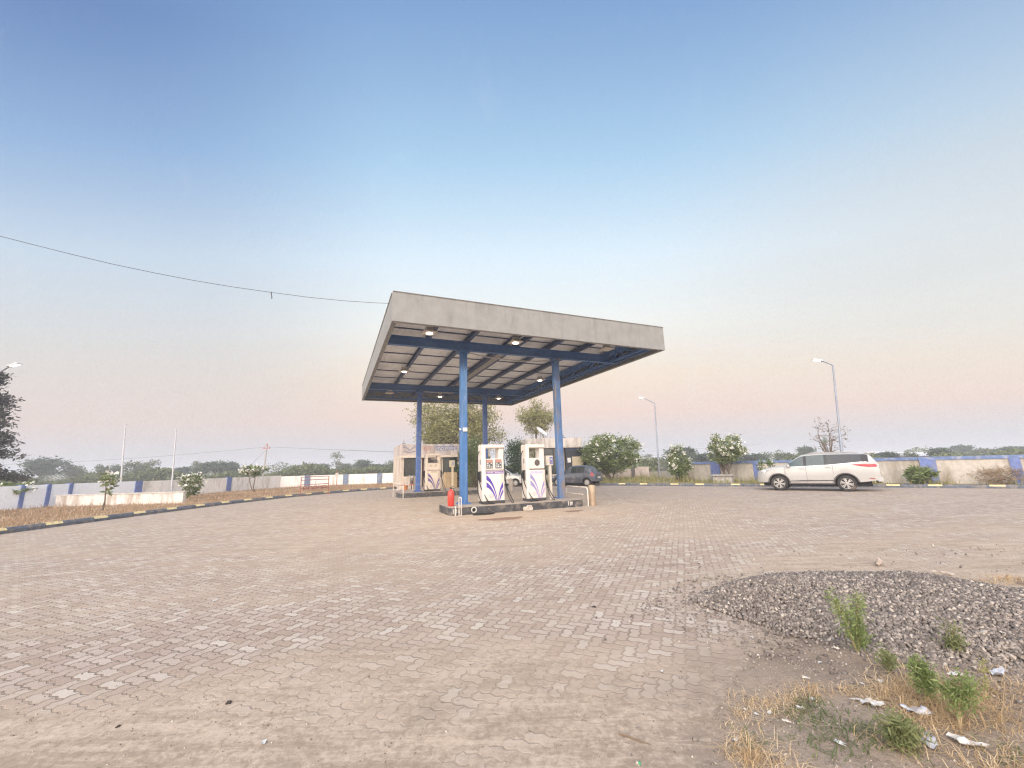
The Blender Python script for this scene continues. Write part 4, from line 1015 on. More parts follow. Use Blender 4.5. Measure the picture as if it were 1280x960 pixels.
# ------------------------------------------------------------------ right building with the black booth
kio = thing('kiosk_building', 'low flat roofed building with a black booth at its right end', 'kiosk', (4.0, 37.5, 0), R(8))
slab_m = M('stained_concrete_slab', (.60, .55, .51), .9, var=.12, dirt=(.30, .24, .21), damt=.55, dscale=1.2, streak=True, bump=.2)
def kbox(name, x0, x1, y0, y1, z0, z1, m, bev=0): return obox(name, x0, x1, y0, y1, z0, z1, m, kio, bev)
kbox('roof_slab', -3.0, 2.05, -.7, 4.6, 3.05, 3.22, slab_m); mb = MB()
mb.box((-.47, -.62, 3.56), (5.04, .12, .67)); mb.box((-.47, 4.5, 3.56), (5.04, .12, .67)); mb.box((-2.93, 1.94, 3.56), (.12, 5.0, .67)); mb.box((1.99, 1.94, 3.56), (.12, 5.0, .67)); mb.build('parapet', slab_m, kio)
kbox('wall', -2.8, -2.65, 0, 4.5, -.05, 3.05, off_wall); kbox('wall', -2.65, .55, 4.35, 4.5, -.05, 3.05, off_wall); kbox('wall', -2.65, -1.35, 0, .15, -.05, 3.05, off_wall); kbox('wall', .40, .55, 0, 4.35, -.05, 3.05, off_wall)
kbox('window', -1.35, .40, .06, .10, .75, 3.05, win_gl); kbox('sill_wall', -1.35, .40, 0, .15, -.05, .75, off_wall)
for x in (-1.33, -.48, .36): kbox('mullion', x, x + .05, .02, .06, .75, 3.05, frame_d)
blk = M('black_booth_paint', (.018, .022, .035), .5, var=.2, dirt=(.08, .07, .07), damt=.3)
kbox('booth', .56, 2.55, -.5, 1.8, -.02, 3.03, blk, .02)
kbox('booth_trim', .56, 2.57, -.53, -.502, 2.80, 3.0, M('booth_navy', (.03, .045, .10), .5))
nb = kbox('notice_board', 1.10, 2.10, -.56, -.502, 1.15, 2.25, M('sand_board', (.55, .46, .33), .8, var=.08)); kbox('notice_paper', .68, .98, -.53, -.502, 1.75, 2.15, M('white_paper', (.7, .68, .66), .8))
# satellite dish on the roof
roofp = lambda x, y, z: Vector((4.0, 37.5, 0)) + Vector((x * math.cos(R(8)) - y * math.sin(R(8)), x * math.sin(R(8)) + y * math.cos(R(8)), z))
ds = thing('satellite_dish', 'white satellite dish tilted on the flat roof parapet', 'satellite dish', roofp(-1.5, .3, 3.22), R(20))
dm = M('dish_white', (.72, .71, .70), .5, var=.05)
prof = [(.02 + .56 * k / 10, .22 * (k / 10) ** 2) for k in range(11)]
mb = MB(); n = 28
vs = [(r * math.cos(a), r * math.sin(a), z + off) for off in (0, -.02) for r, z in prof for a in (2 * math.pi * k / n for k in range(n))]
fs = []
for L in (0, 11):
    for i in range(10):
        for k in range(n): a, b = (L + i) * n + k, (L + i) * n + (k + 1) % n; fs.append((a, b, b + n, a + n))
for k in range(n): fs.append((10 * n + k, 10 * n + (k + 1) % n, 21 * n + (k + 1) % n, 21 * n + k))
mb.add(vs, fs); dsh = mb.build('dish', dm, ds, True); dsh.location = (0, 0, 1.25); dsh.rotation_euler = Vector((.45, -.52, .72)).to_track_quat('Z', 'Y').to_euler()
mb = MB(); mb.tube([(0, 0, 0), (0, .05, 1.0), (0, .02, 1.22)], .035, 8); mb.box((0, 0, .02), (.4, .4, .04)); mb.build('mast', M('galv_mast', (.45, .45, .45), .5, .5), ds, True)
mb = MB(); mb.tube([(0, -.10, .0), (0, -.15, .5)], .015, 6); mb.box((0, -.15, .52), (.1, .1, .12), bev=.02); f = mb.build('feed_arm', dark_pl, ds); f.location = (0, 0, 1.25); f.rotation_euler = dsh.rotation_euler
wt = thing('water_tank', 'dark water tank on the roof behind the rusty column', 'water tank', roofp(.9, 2.2, 3.2), 0)
mb = MB(); mb.lathe([(.48, 0), (.50, .05), (.50, .25), (.47, .28), (.50, .31), (.50, .6), (.47, .63), (.50, .66), (.48, .9), (.25, 1.02), (.24, 1.08)], 22); mb.build('tank_body', M('tank_grey_blue', (.20, .24, .30), .6, var=.1), wt, True)
mb = MB(); mb.lathe([(.26, 1.08), (.26, 1.12), (.0, 1.15)], 18); mb.build('lid', M('tank_lid', (.06, .06, .07), .6), wt, True)
an = thing('roof_antenna', 'thin antenna mast standing on the roof behind the black booth', 'antenna', roofp(1.75, .6, 3.2), 0)
mb = MB(); mb.tube([(0, 0, 0), (0, 0, 2.3)], .018, 6); mb.build('mast', _mats['galv_mast'], an)
mb = MB()
for k in range(4): mb.tube([(-.3 + .05 * k, 0, 2.2 - .15 * k), (.3 - .05 * k, 0, 2.2 - .15 * k)], .008, 5)
mb.build('crossbars', _mats['galv_mast'], an)

# red barricade on the left kerb
ba = at(375, 620.5); bb = at(410, 617.5)
L_ = (bb - ba).length; bd = math.atan2(bb.y - ba.y, bb.x - ba.x)
br = thing('barricade', 'rusty red tube barricade with a cut-out lettered plate by the left kerb', 'barricade', ba, bd)
rust_r = M('barricade_red', (.36, .13, .10), .6, var=.15, dirt=(.3, .22, .17), damt=.35)
mb = MB()
for x in (0, L_): mb.tube([(x, 0, 0), (x, 0, 1.22)], .028, 8)
for z in (1.22, 1.02, .72, .48): mb.tube([(0, 0, z), (L_, 0, z)], .022, 8)
mb.build('frame', rust_r, br, True)
mb = MB()
for x in (0, L_): mb.tube([(x, -.3, 0.01), (x, .3, .01)], .025, 8)
mb.build('foot', rust_r, br, True)
mb = MB(); k7 = (L_ - .3) / 5
for k in range(5):
    cx = .15 + k7 * (k + .5); w_ = k7 * .36
    mb.tube([(cx - w_, 0, .36), (cx - w_, 0, .58), (cx + w_, 0, .58), (cx + w_, 0, .36 if k % 2 else .46)] + ([(cx - w_, 0, .46)] if k % 2 == 0 else []), .03, 6)
mb.build('cut_out_plate', M('plate_dark_red', (.26, .09, .09), .7), br)
mk = at(420.5, 609, .13); t = thing('marker_post', 'small dark red marker post with a plate in the dry grass beyond the barricade', 'marker', mk, .2)
mb = MB(); mb.tube([(0, 0, 0), (0, 0, 1.5)], .03, 6); mb.build('post', rust_r, t); mb = MB(); mb.box((0, -.05, 1.05), (.28, .02, .35), bev=.005); mb.build('plate', M('dull_white_plate', (.5, .45, .42), .7), t)

# ------------------------------------------------------------------ far pale houses on the right
def far_house(px, y, top, wpx, label, pitch=.35):
    c = aty(px, 572, y); w_ = wpx / F_PX * y; ztop = aty(px, top, y).z
    t = thing('farm_shed', label, 'shed', (c.x, y, -.06), R(-12), 'pale sheds beyond the right wall'); h_ = ztop * .62
    mb = MB(); mb.box((0, 0, h_ / 2), (w_, 7, h_)); wl = mb.build('wall', M('shed_wall', (.42, .41, .43), .9, var=.15), t)
    mb = MB(); mb.prism([(-4.0, h_ - .02), (4.0, h_ - .02), (0, ztop)], -w_ / 2 - .4, w_ / 2 + .4, 'X'); mb.build('roof', M('shed_roof', (.62, .63, .66), .6, var=.1), t)
    mb = MB()
    for k in (-.25, .25): mb.box((w_ * k, -3.51, h_ * .5), (w_ * .12, .05, h_ * .45))
    mb.build('opening', frame_d, t)
far_house(1098, 92, 564, 20, 'pale roofed shed just right of the white car roof'); far_house(1123, 100, 565.0, 12, 'small pale shed second from the white car'); far_house(1146, 96, 565, 15, 'pale shed furthest right, beside a round green tree')

# ------------------------------------------------------------------ cars
def car(name, label, P, loc_, rz):
    t = thing(name, label, 'car', loc_, rz)
    body_m, r, xf, xr = P['paint'], P['wr'], P['xf'], P['xr']
    zc = r; ra = r + P['gap']; lin = lambda x, pts: float(np.interp(x, [p[0] for p in pts], [p[1] for p in pts]))
    xs = set(P['st'])
    for xa in (xf, xr):
        for k in range(13): xs.add(round(xa + ra * math.cos(R(15 * k)), 4))
    xs = sorted(xs, reverse=True)
    keep = []
    for x in xs:
        if not keep or keep[-1] - x > .012 or x in P['st']: keep.append(x)
    xs = keep
    rings = []
    for x in xs:
        hw, zb, zr, wr = lin(x, P['hw']), lin(x, P['belt']), lin(x, P['roof']), lin(x, P['rw'])
        z0 = lin(x, P['sill']); arch = False
        for xa in (xf, xr):
            if abs(x - xa) < ra: 
                za = zc + math.sqrt(max(0, ra * ra - (x - xa) ** 2))
                if za > z0: z0 = za; arch = True
        mid = max(z0 + .02, .5 * (lin(x, P['sill']) + zb)); sh = max(mid + .02, zb - .13)
        g = max(0.0, zr - zb)
        rings.append([(hw - (.0 if arch else .05), z0), (hw + .0, max(z0 + .005, mid - .12)), (hw + .012, mid), (hw, sh), (hw - .035, zb),
                      (wr + min(.05, g * .1) * 0, zb + g * .86 if g > .15 else zb + g * .55), (wr - (.09 if g > .15 else .16), zr - (.012 if g > .15 else .01)), (wr * .5, zr), (0, zr + .006)])
    nR, nP = len(xs), 9
    V = []; idx = {}
    def vid(i, j, s):
        if j == nP - 1: s = 1
        key = (i, j, s)
        if key not in idx: idx[key] = len(V); V.append((xs[i], s * rings[i][j][0], rings[i][j][1]))
        return idx[key]
    groups = {}
    for i in range(nR - 1):
        xm = (xs[i] + xs[i + 1]) / 2
        for j in range(nP - 1):
            g = 'body'
            if j == 4:
                for nme, a, b in P['side']: 
                    if b <= xm <= a: g = nme
            if j >= 6 or (j == 5):
                for nme, a, b in P['top']:
                    if b <= xm <= a and j >= 6: g = nme
            for s in (1, -1): 
                f = (vid(i, j, s), vid(i + 1, j, s), vid(i + 1, j + 1, s), vid(i, j + 1, s))
                gg = g + ('L' if s > 0 else 'R') if g.startswith(('side', 'pillar')) else g
                groups.setdefault(gg, []).append(f if s > 0 else f[::-1])
    for i in (0, nR - 1):      # nose and tail closed
        ring = [vid(i, j, 1) for j in range(nP)] + [vid(i, j, -1) for j in range(nP - 2, -1, -1)]
        groups['body'].append(ring)
    def part(nm, fs, mat, thick=0.0, parent=t, off=0.0):
        used = sorted({q for f in fs for q in f}); mp = {q: k for k, q in enumerate(used)}
        me = bpy.data.meshes.new(nm); me.from_pydata([V[q] for q in used], [], [[mp[q] for q in f] for f in fs]); me.materials.append(mat)
        import bmesh
        bm = bmesh.new(); bm.from_mesh(me); bm.faces.ensure_lookup_table()
        for f in bm.faces: f.smooth = True
        for e in bm.edges:
            if len(e.link_faces) == 2 and e.calc_face_angle(0) > R(34): e.smooth = False
        bm.to_mesh(me); bm.free(); return link(nm, me, parent)
    body = part('body', groups['body'], body_m)
    gl = P['glass']
    for k in groups:
        if k.startswith('side'): part('side_window', groups[k], P.get('glass_q', gl) if 'quarter' in k else gl)
        elif k.startswith('pillar'): part('window_pillar', groups[k], M('pillar_black', (.02, .02, .022), .3))
        elif k != 'body': part(k, groups[k], gl)
    # underbody and inner arches
    mb = MB(); zlo = P['floor']; L0, L1 = xs[0] - .25, xs[-1] + .25; wmax = max(p[1] for p in P['hw'])
    mb.box(((L0 + L1) / 2, 0, zlo + .14), (L0 - L1, 2 * wmax - .5, .28)); 
    for xa in (xf, xr): mb.box((xa, 0, zlo + .30), (2 * ra, 2 * wmax - .56, .5))
    mb.build('underbody', M('underbody_black', (.012, .012, .013), .9), t)
    # wheels
    for xa in (xf, xr):
        for s in (1, -1):
            yc = s * (wmax - .115); w2 = P['tw'] / 2
            mb = MB(); mb.lathe([(r * .66, -w2), (r * .9, -w2), (r * .985, -w2 * .7), (r, -w2 * .3), (r, w2 * .3), (r * .985, w2 * .7), (r * .9, w2), (r * .66, w2), (r * .64, w2 * .4), (r * .64, -w2 * .4), (r * .66, -w2)], 36, (xa, yc, r), 'Y', cap=False); wh = mb.build('wheel', tyre_m, t, True)
            mb = MB(); ye = yc + s * w2 * .82; mb.tube([(xa + math.cos(a) * r * .655, ye, r + math.sin(a) * r * .655) for a in (2 * math.pi * k / 36 for k in range(36))], .016, 6, closed=True)
            mb.lathe([(r * .17, -.03), (r * .17, .03)], 16, (xa, ye, r), 'Y')
            ns = P['spokes']
            for k in range(ns):
                a = 2 * math.pi * (k + .25) / ns
                for da in ((-.17, .17) if P.get('split') else (0,)):
                    mb.bar((xa + math.cos(a) * r * .12, ye, r + math.sin(a) * r * .12), (xa + math.cos(a + da) * r * .65, ye - s * .012, r + math.sin(a + da) * r * .65), .045 if P.get('split') else .085, .03, (0, 1, 0))
            mb.build('rim', P['rim'], wh, True)
            mb = MB(); mb.lathe([(r * .64, 0), (r * .64, .01)], 24, (xa, yc + s * w2 * .35, r), 'Y'); mb.build('brake_disc', M('brake_dark', (.03, .03, .032), .6, .3), wh)
            # arch lip
            pts = [(xa + (ra + .012) * math.cos(R(q)), s * (lin(xa + ra * math.cos(R(q)), P['hw']) + .004), zc + (ra + .012) * math.sin(R(q))) for q in range(-4, 185, 8)]
            pts = [p for p in pts if p[2] > lin(p[0], P['sill']) - .02]
            mb = MB(); mb.tube(pts, P['lip'], 6); mb.build('wheel_arch_trim', P['trim'], t, True)
    # seams, handles, mirrors, cladding
    for s in (1, -1):
        def side(x, z):
            h_, a_, b_ = lin(x, P['hw']), lin(x, P['sill']), lin(x, P['belt']); m_ = .5 * (a_ + b_); q_ = max(m_ + .02, b_ - .13)
            return s * (float(np.interp(z, [a_, max(a_ + .005, m_ - .12), m_, q_, b_], [h_ - .05, h_, h_ + .012, h_, h_ - .035])) + .001)
        mb = MB()
        for x, za, zb_ in P['seams']:
            zt_ = lin(x, P['belt']) - .01
            mb.tube([(x, side(x, z), z) for z in np.linspace(za, min(zb_, zt_), 8)], .005, 4)
        mb.build('door_seam', M('seam_black', (.02, .02, .02), .8), t)
        for x, z in P['handles']:
            mb = MB(); mb.box((x, side(x, z) + s * .018, z), (.20, .03, .035), bev=.012); mb.build('door_handle', P['handle_m'], t, True)
        x, z = P['mirror']; mb = MB(); mb.box((x, s * (lin(x, P['hw']) + .10), z), (.13, .20, .15), bev=.05); mb.bar((x + .01, s * (lin(x, P['hw']) - .05), z - .05), (x, s * (lin(x, P['hw']) + .05), z - .03), .05, .03); mb.build('wing_mirror', body_m, t, True)
        for nm, poly, th_, m in P['plates']:
            # patches laid on the body side: polygon (x,z) given thickness
            x0_, x1_ = min(p[0] for p in poly), max(p[0] for p in poly); nx_ = max(4, int((x1_ - x0_) / .05)); cols = []
            for xk in np.linspace(x0_ + .002, x1_ - .002, nx_):
                zz = [za + (zb2 - za) * (xk - xa_) / (xb_ - xa_) for (xa_, za), (xb_, zb2) in zip(poly, poly[1:] + poly[:1]) if (xa_ - xk) * (xb_ - xk) < 0]
                if len(zz) >= 2: cols.append((xk, min(zz), max(zz)))
            nz_ = 5; vs_ = [(xk, side(xk, z) + s * o_, z) for o_ in (th_, -.03) for xk, za, zb2 in cols for z in np.linspace(za, zb2, nz_)]; nc_ = len(cols); fs_ = []; H_ = nc_ * nz_
            for i in range(nc_ - 1):
                for j in range(nz_ - 1): a_ = i * nz_ + j; fs_.append((a_, a_ + 1, a_ + nz_ + 1, a_ + nz_))
                fs_ += [(i * nz_, (i + 1) * nz_, (i + 1) * nz_ + H_, i * nz_ + H_), ((i + 1) * nz_ - 1, (i + 2) * nz_ - 1, (i + 2) * nz_ - 1 + H_, (i + 1) * nz_ - 1 + H_)]
            for i in (0, nc_ - 1):
                for j in range(nz_ - 1): a_ = i * nz_ + j; fs_.append((a_, a_ + 1, a_ + 1 + H_, a_ + H_))
            mb = MB(); mb.add(vs_, fs_); mb.build(nm, m, t, True)
    for nm, c, sz, m in P['boxes']:
        mb = MB(); mb.box(c, sz, bev=min(sz) * .3); mb.build(nm, m, t, True)
    for nm, pts, r_, m in P.get('tubes', []):
        for s in (1, -1): mb = MB(); mb.tube([(x, s * y, z) for x, y, z in pts], r_, 8); mb.build(nm, m, t, True)
    return t

suv_w = M('suv_pearl_white', (.45, .445, .436), .3, var=.02, scale=.8, dirt=(.45, .40, .34), damt=.15, dscale=2, coat=.5)
tint = Mglass('tinted_glass', (.05, .075, .075), .05)
clad = M('grey_cladding', (.10, .085, .085), .7)
chr_ = M('car_chrome', (.6, .6, .6), .2, .9)
alloy = M('alloy_silver', (.40, .385, .37), .4, .2)
lampr = M('tail_lamp_red', (.36, .012, .025), .3, coat=.2); lampc = M('head_lamp_clear', (.50, .52, .55), .12, .3)
plate_m = M('number_plate', (.66, .64, .58), .5)
SUV = dict(paint=suv_w, wr=.385, xf=1.372, xr=-1.372, gap=.075, tw=.26, spokes=6, split=True, lip=.034, trim=clad, floor=.24, rim=alloy, glass=tint, glass_q=Mglass('privacy_glass', (.012, .015, .018), .08), handle_m=suv_w,
    st=[2.36, 2.33, 2.25, 2.1, 1.9, 1.7, 1.45, 1.2, 1.12, 1.04, 1.0, .70, .45, .32, .24, .11, -.3, -.62, -.72, -1.2, -1.6, -2.0, -2.1, -2.18, -2.24, -2.3, -2.38, -2.43],
    hw=[(-2.43, .76), (-2.3, .87), (-2.0, .91), (-1.4, .925), (0, .92), (1.4, .925), (1.9, .90), (2.2, .80), (2.36, .58)],
    belt=[(-2.43, 1.24), (-2.1, 1.40), (-1.45, 1.335), (-.7, 1.27), (.3, 1.225), (1.0, 1.195), (1.7, 1.115), (2.15, 1.03), (2.36, .93)],
    roof=[(-2.43, 1.26), (-2.38, 1.40), (-2.24, 1.70), (-2.16, 1.785), (-1.5, 1.825), (-.6, 1.845), (-.05, 1.835), (.32, 1.775), (1.04, 1.30), (1.12, 1.255), (1.7, 1.19), (2.15, 1.09), (2.36, .95)],
    rw=[(-2.43, .68), (-2.1, .64), (-1.4, .67), (.3, .67), (1.04, .76), (1.12, .79), (1.9, .72), (2.36, .45)],
    sill=[(-2.43, .55), (-2.2, .50), (-1.9, .44), (-1.0, .38), (1.0, .38), (1.9, .42), (2.2, .40), (2.36, .44)],
    side=[('side_front', 1.0, .24), ('pillar_a', .24, .11), ('side_rear', .11, -.62), ('side_quarter', -.72, -2.0), ('pillar_b', -2.0, -2.18), ('pillar_c', -.62, -.72)],
    top=[('windshield', 1.04, .32), ('rear_window', -2.18, -2.38)],
    seams=[(1.06, .42, 1.18), (.16, .42, 1.22), (-.92, .84, 1.28)], handles=[(.32, 1.10), (-.74, 1.15)], mirror=(.88, 1.25),
    plates=[('side_step', [(-.93, .34), (.93, .34), (.93, .40), (-.93, .40)], .09, clad), ('door_moulding', [(-.9, .545), (.4, .535), (.92, .50), (.92, .47), (-.9, .505)], .018, clad),
            ('tail_lamp', [(-2.40, 1.17), (-2.38, 1.28), (-2.12, 1.30), (-1.66, 1.285), (-1.9, 1.20), (-2.12, 1.15), (-2.36, 1.14)], .014, lampr),
            ('head_lamp', [(2.18, .90), (2.08, 1.01), (1.70, 1.07), (1.70, 1.03), (1.95, .93)], .012, lampc), ('rear_reflector', [(-2.28, .60), (-2.12, .61), (-2.12, .64), (-2.28, .63)], .014, lampr), ('chrome_belt_line', [(-2.0, 1.385), (-1.45, 1.328), (-.7, 1.263), (.3, 1.218), (.98, 1.19), (.98, 1.178), (.3, 1.205), (-.7, 1.25), (-1.45, 1.312), (-2.0, 1.368)], .010, chr_)],
    boxes=[('rear_bumper', (-2.40, 0, .56), (.16, 1.56, .22), suv_w), ('bumper_guard', (-2.36, 0, .44), (.12, 1.2, .07), clad), ('front_bumper', (2.31, 0, .50), (.14, 1.2, .20), suv_w), ('grille', (2.36, 0, .80), (.06, .9, .26), chr_), ('number_plate', (-2.485, 0, .84), (.02, .5, .12), plate_m), ('tail_gate_garnish', (-2.455, 0, 1.08), (.03, 1.1, .06), chr_), ('roof_spoiler', (-2.25, 0, 1.80), (.26, 1.2, .05), suv_w)],
    tubes=[('roof_rail', [(.0, .62, 1.835), (-.1, .62, 1.87), (-1.6, .62, 1.86), (-1.95, .62, 1.81)], .018, alloy)])
sA = Vector((13.8316, 22.0888, 0)); sh = -.6873; gdir = Vector((math.cos(sh), math.sin(sh), 0)); nrm = Vector((-gdir.y, gdir.x, 0))
ctr = sA + gdir * 1.372 + nrm * .80
suv_o = car('white_suv', 'white sport utility vehicle with red tail lamp parked by the right kerb', SUV, ctr, sh + math.pi)

for o_ in [suv_o] + kids(suv_o):      # long tail overhang of this model
    for q_ in ([o_] + kids(o_) if o_ is not suv_o else []):
        if q_.type == 'MESH':
            for v_ in q_.data.vertices:
                if v_.co.x < -1.83: v_.co.x += (v_.co.x + 1.83) * .36
hatch_b = M('hatch_blue_grey', (.075, .085, .115), .35, .1, var=.05, scale=.8, dirt=(.3, .26, .24), damt=.25, dscale=2, coat=.4)
silver = M('sedan_pale_silver', (.62, .60, .58), .35, .2, var=.04, scale=.8, dirt=(.45, .4, .35), damt=.2, coat=.4)
cap_m = M('wheel_cover_grey', (.44, .42, .40), .5, .2)
def hatchP(paint):
    return dict(paint=paint, wr=.285, xf=1.215, xr=-1.215, gap=.06, tw=.18, spokes=7, lip=.012, trim=paint, floor=.17, rim=cap_m, glass=Mglass('car_glass', (.035, .045, .045), .05), handle_m=paint,
    st=[1.98, 1.94, 1.82, 1.65, 1.4, 1.15, .98, .88, .72, .45, .2, .12, -.1, -.38, -.44, -.8, -1.02, -1.10, -1.3, -1.42, -1.5, -1.62, -1.72, -1.78],
    hw=[(-1.78, .62), (-1.65, .74), (-1.3, .81), (0, .825), (1.2, .81), (1.6, .75), (1.85, .62), (1.98, .45)],
    belt=[(-1.78, .88), (-1.5, 1.0), (-1.0, .97), (.2, .93), (.9, .88), (1.5, .78), (1.85, .68), (1.98, .60)],
    roof=[(-1.78, .90), (-1.72, 1.0), (-1.42, 1.38), (-1.3, 1.43), (-.8, 1.49), (-.2, 1.50), (.12, 1.46), (.88, .98), (.98, .93), (1.5, .83), (1.85, .72), (1.98, .61)],
    rw=[(-1.78, .52), (-1.4, .53), (-.8, .57), (.1, .57), (.88, .66), (.98, .69), (1.7, .56), (1.98, .35)],
    sill=[(-1.78, .40), (-1.5, .30), (-.8, .24), (.8, .24), (1.5, .25), (1.98, .30)],
    side=[('side_front', .70, -.38), ('side_rear', -.44, -1.02), ('side_quarter', -1.10, -1.30), ('pillar_a', -.38, -.44)],
    top=[('windshield', .88, .12), ('rear_window', -1.42, -1.72)],
    seams=[(.84, .27, .88), (-.40, .27, .95), (-1.0, .62, .96)], handles=[(-.25, .80), (-.88, .84)], mirror=(.66, .97),
    plates=[('tail_lamp', [(-1.73, .74), (-1.70, .98), (-1.56, 1.0), (-1.50, .80), (-1.58, .72)], .012, lampr), ('head_lamp', [(1.84, .55), (1.74, .68), (1.48, .73), (1.52, .62)], .012, lampc),
            ('side_moulding', [(-.75, .50), (.78, .50), (.78, .54), (-.75, .54)], .014, M('moulding_dark', (.05, .05, .06), .7))],
    boxes=[('rear_bumper', (-1.75, 0, .46), (.16, 1.30, .24), paint), ('front_bumper', (1.90, 0, .42), (.16, 1.1, .22), paint), ('number_plate', (-1.835, 0, .62), (.02, .46, .11), plate_m), ('grille', (1.97, 0, .58), (.03, .5, .08), clad)])
hA, hB = at(694, 607.6), at(738.6, 608); v_ = (hB - hA).normalized(); c0 = (hA + hB) / 2 + Vector((-v_.y, v_.x, 0)) * .72
car('hatchback_car', 'blue grey hatchback parked behind the rusty right column', hatchP(hatch_b), c0, math.atan2(v_.y, v_.x) + math.pi)
sF = at(645.0, 608.3); v2 = Vector((1, -.42, 0)).normalized(); c1 = sF - v2 * 1.215 + Vector((-v2.y, v2.x, 0)) * .72
car('silver_car', 'pale silver car half hidden behind the twin screen fuel pump', hatchP(silver), c1, math.atan2(v2.y, v2.x))
# ------------------------------------------------------------------ vegetation
def leaves_np(P, size, aspect, tilt, g, up=None):
    """one folded leaf (two triangles sharing the midrib -> a kite quad) per point; returns V,F(quads)"""
    n = len(P); a = g.uniform(0, 2 * np.pi, n)
    el = g.normal(0, tilt, n)
    d = np.stack([np.cos(a) * np.cos(el), np.sin(a) * np.cos(el), np.sin(el)], 1)
    if up is not None: d = d + up; d /= np.linalg.norm(d, axis=1, keepdims=True)
    s = np.cross(d, g.normal(0, 1, (n, 3))); s /= np.linalg.norm(s, axis=1, keepdims=True) + 1e-9
    L = size * g.uniform(.6, 1.35, n)[:, None]; W = L * aspect
    V = np.stack([P, P + d * L * .45 + s * W * .5, P + d * L, P + d * L * .45 - s * W * .5], 1).reshape(-1, 3)
    F = np.arange(4 * n).reshape(n, 4)
    return V, F
def ell_points(n, g, shell=.0):
    p = g.normal(0, 1, (n, 3)); p /= np.linalg.norm(p, axis=1, keepdims=True)
    return p * (g.uniform(shell ** 3, 1, n) ** (1 / 3))[:, None]
bark_m = M('bark_grey_brown', (.15, .115, .09), .95, var=.25, bump=.6, bscale=20)
def tree(name, label, cat, p, crown_c, crown_r, n_tip, n_leaf, leaf, aspect, mat, trunk_r, seed, clump=.16, group=None, lobes=None, shell=.35, fork=.35, tilt=.6, flowers=None, bark=None, stems=1, sub=3, flat=1.0):
    """trunk with limbs to every clump; crown of single leaves round the limb tips"""
    g = np.random.default_rng(seed); t = thing(name, label, cat, p, 0, group); C = np.array(crown_c, float); Rr = np.array(crown_r, float)
    tips = ell_points(n_tip * 2, g, shell)
    keep = np.sin(tips[:, 0] * 3.1 + seed) + np.sin(tips[:, 1] * 3.7 + 1.3 * seed) + np.sin(tips[:, 2] * 4.1 + .7 * seed) > -.9
    tips = tips[keep][:n_tip]
    if lobes:
        ll = np.array(lobes); k = g.integers(0, len(ll), len(tips)); tips = tips * ll[k, 3:4] + ll[k, :3]
    tips = C + tips * Rr
    mb = MB(); base = np.zeros(3); fk = np.array([C[0] * .5, C[1] * .5, max(.15, C[2] - Rr[2] * (1 - fork))])
    heads = []
    for s_ in range(stems):
        b0 = base + np.array([g.uniform(-1, 1), g.uniform(-1, 1), 0]) * trunk_r * 1.6 * (stems > 1)
        f0 = fk + g.normal(0, 1, 3) * Rr * [.18, .18, .06] * (1 if stems > 1 else .15)
        mid = (b0 + f0) / 2 + g.normal(0, .04, 3) * np.linalg.norm(f0)
        mb.tube([b0 - [0, 0, .1], b0 * .8 + mid * .2, mid, f0], [trunk_r * 1.35 / stems ** .5, trunk_r / stems ** .5, trunk_r * .8 / stems ** .5, trunk_r * .65 / stems ** .5], 9); heads.append(f0)
    nl = max(4, len(tips) // 7); limbs = tips[g.choice(len(tips), nl, replace=False)]; joints = []
    for q in limbs:
        f0 = heads[g.integers(len(heads))]; m = f0 + (q - f0) * .5 + np.array([0, 0, .10 * np.linalg.norm(q - f0)]) + g.normal(0, .06, 3) * np.linalg.norm(q - f0)
        e = f0 + (q - f0) * .8
        mb.tube([f0, (f0 + m) / 2, m, e], [trunk_r * .5, trunk_r * .38, trunk_r * .28, trunk_r * .14], 6, cap=False); joints += [m, e, (m + e) / 2]
    joints = np.array(joints)
    for q in tips:
        j = joints[np.argmin(np.linalg.norm(joints - q, axis=1) + g.uniform(0, .2, len(joints)))]
        m = (j + q) / 2 + g.normal(0, .05, 3) * np.linalg.norm(q - j)
        mb.tube([j, m, q], [trunk_r * .13, trunk_r * .08, trunk_r * .03], 4, cap=False)
    mb.build('trunk', bark or bark_m, t, True)
    per = max(1, n_leaf // len(tips)); Rc = Rr * clump * np.array([1, 1, flat])
    w_ = g.uniform(.55, 1.35, len(tips)); P = []
    for q, ww in zip(tips, w_):
        k = max(1, int(per * ww)); P.append(q + g.normal(0, .5, (k, 3)) * Rc * ww)
    P = np.concatenate(P); V, Fq = leaves_np(P, leaf, aspect, tilt, g)
    npmesh('crown', V, Fq, mat, t)
    if flowers:
        nf, fs, fm = flowers; ft = tips[(tips - C)[:, 2] > -Rr[2] * .35]; FP = []
        ctr = ft[g.choice(len(ft), min(nf, len(ft)), replace=len(ft) < nf)]; out = (ctr - C) / Rr; out /= np.linalg.norm(out, axis=1, keepdims=True) + 1e-9
        ctr = ctr + out * Rc * 1.1
        for q in ctr: FP.append(q + g.normal(0, .55, (9, 3)) * fs)
        V, Fq = leaves_np(np.concatenate(FP), fs, .8, .6, g); npmesh('blossoms', V, Fq, fm, t)
    return t

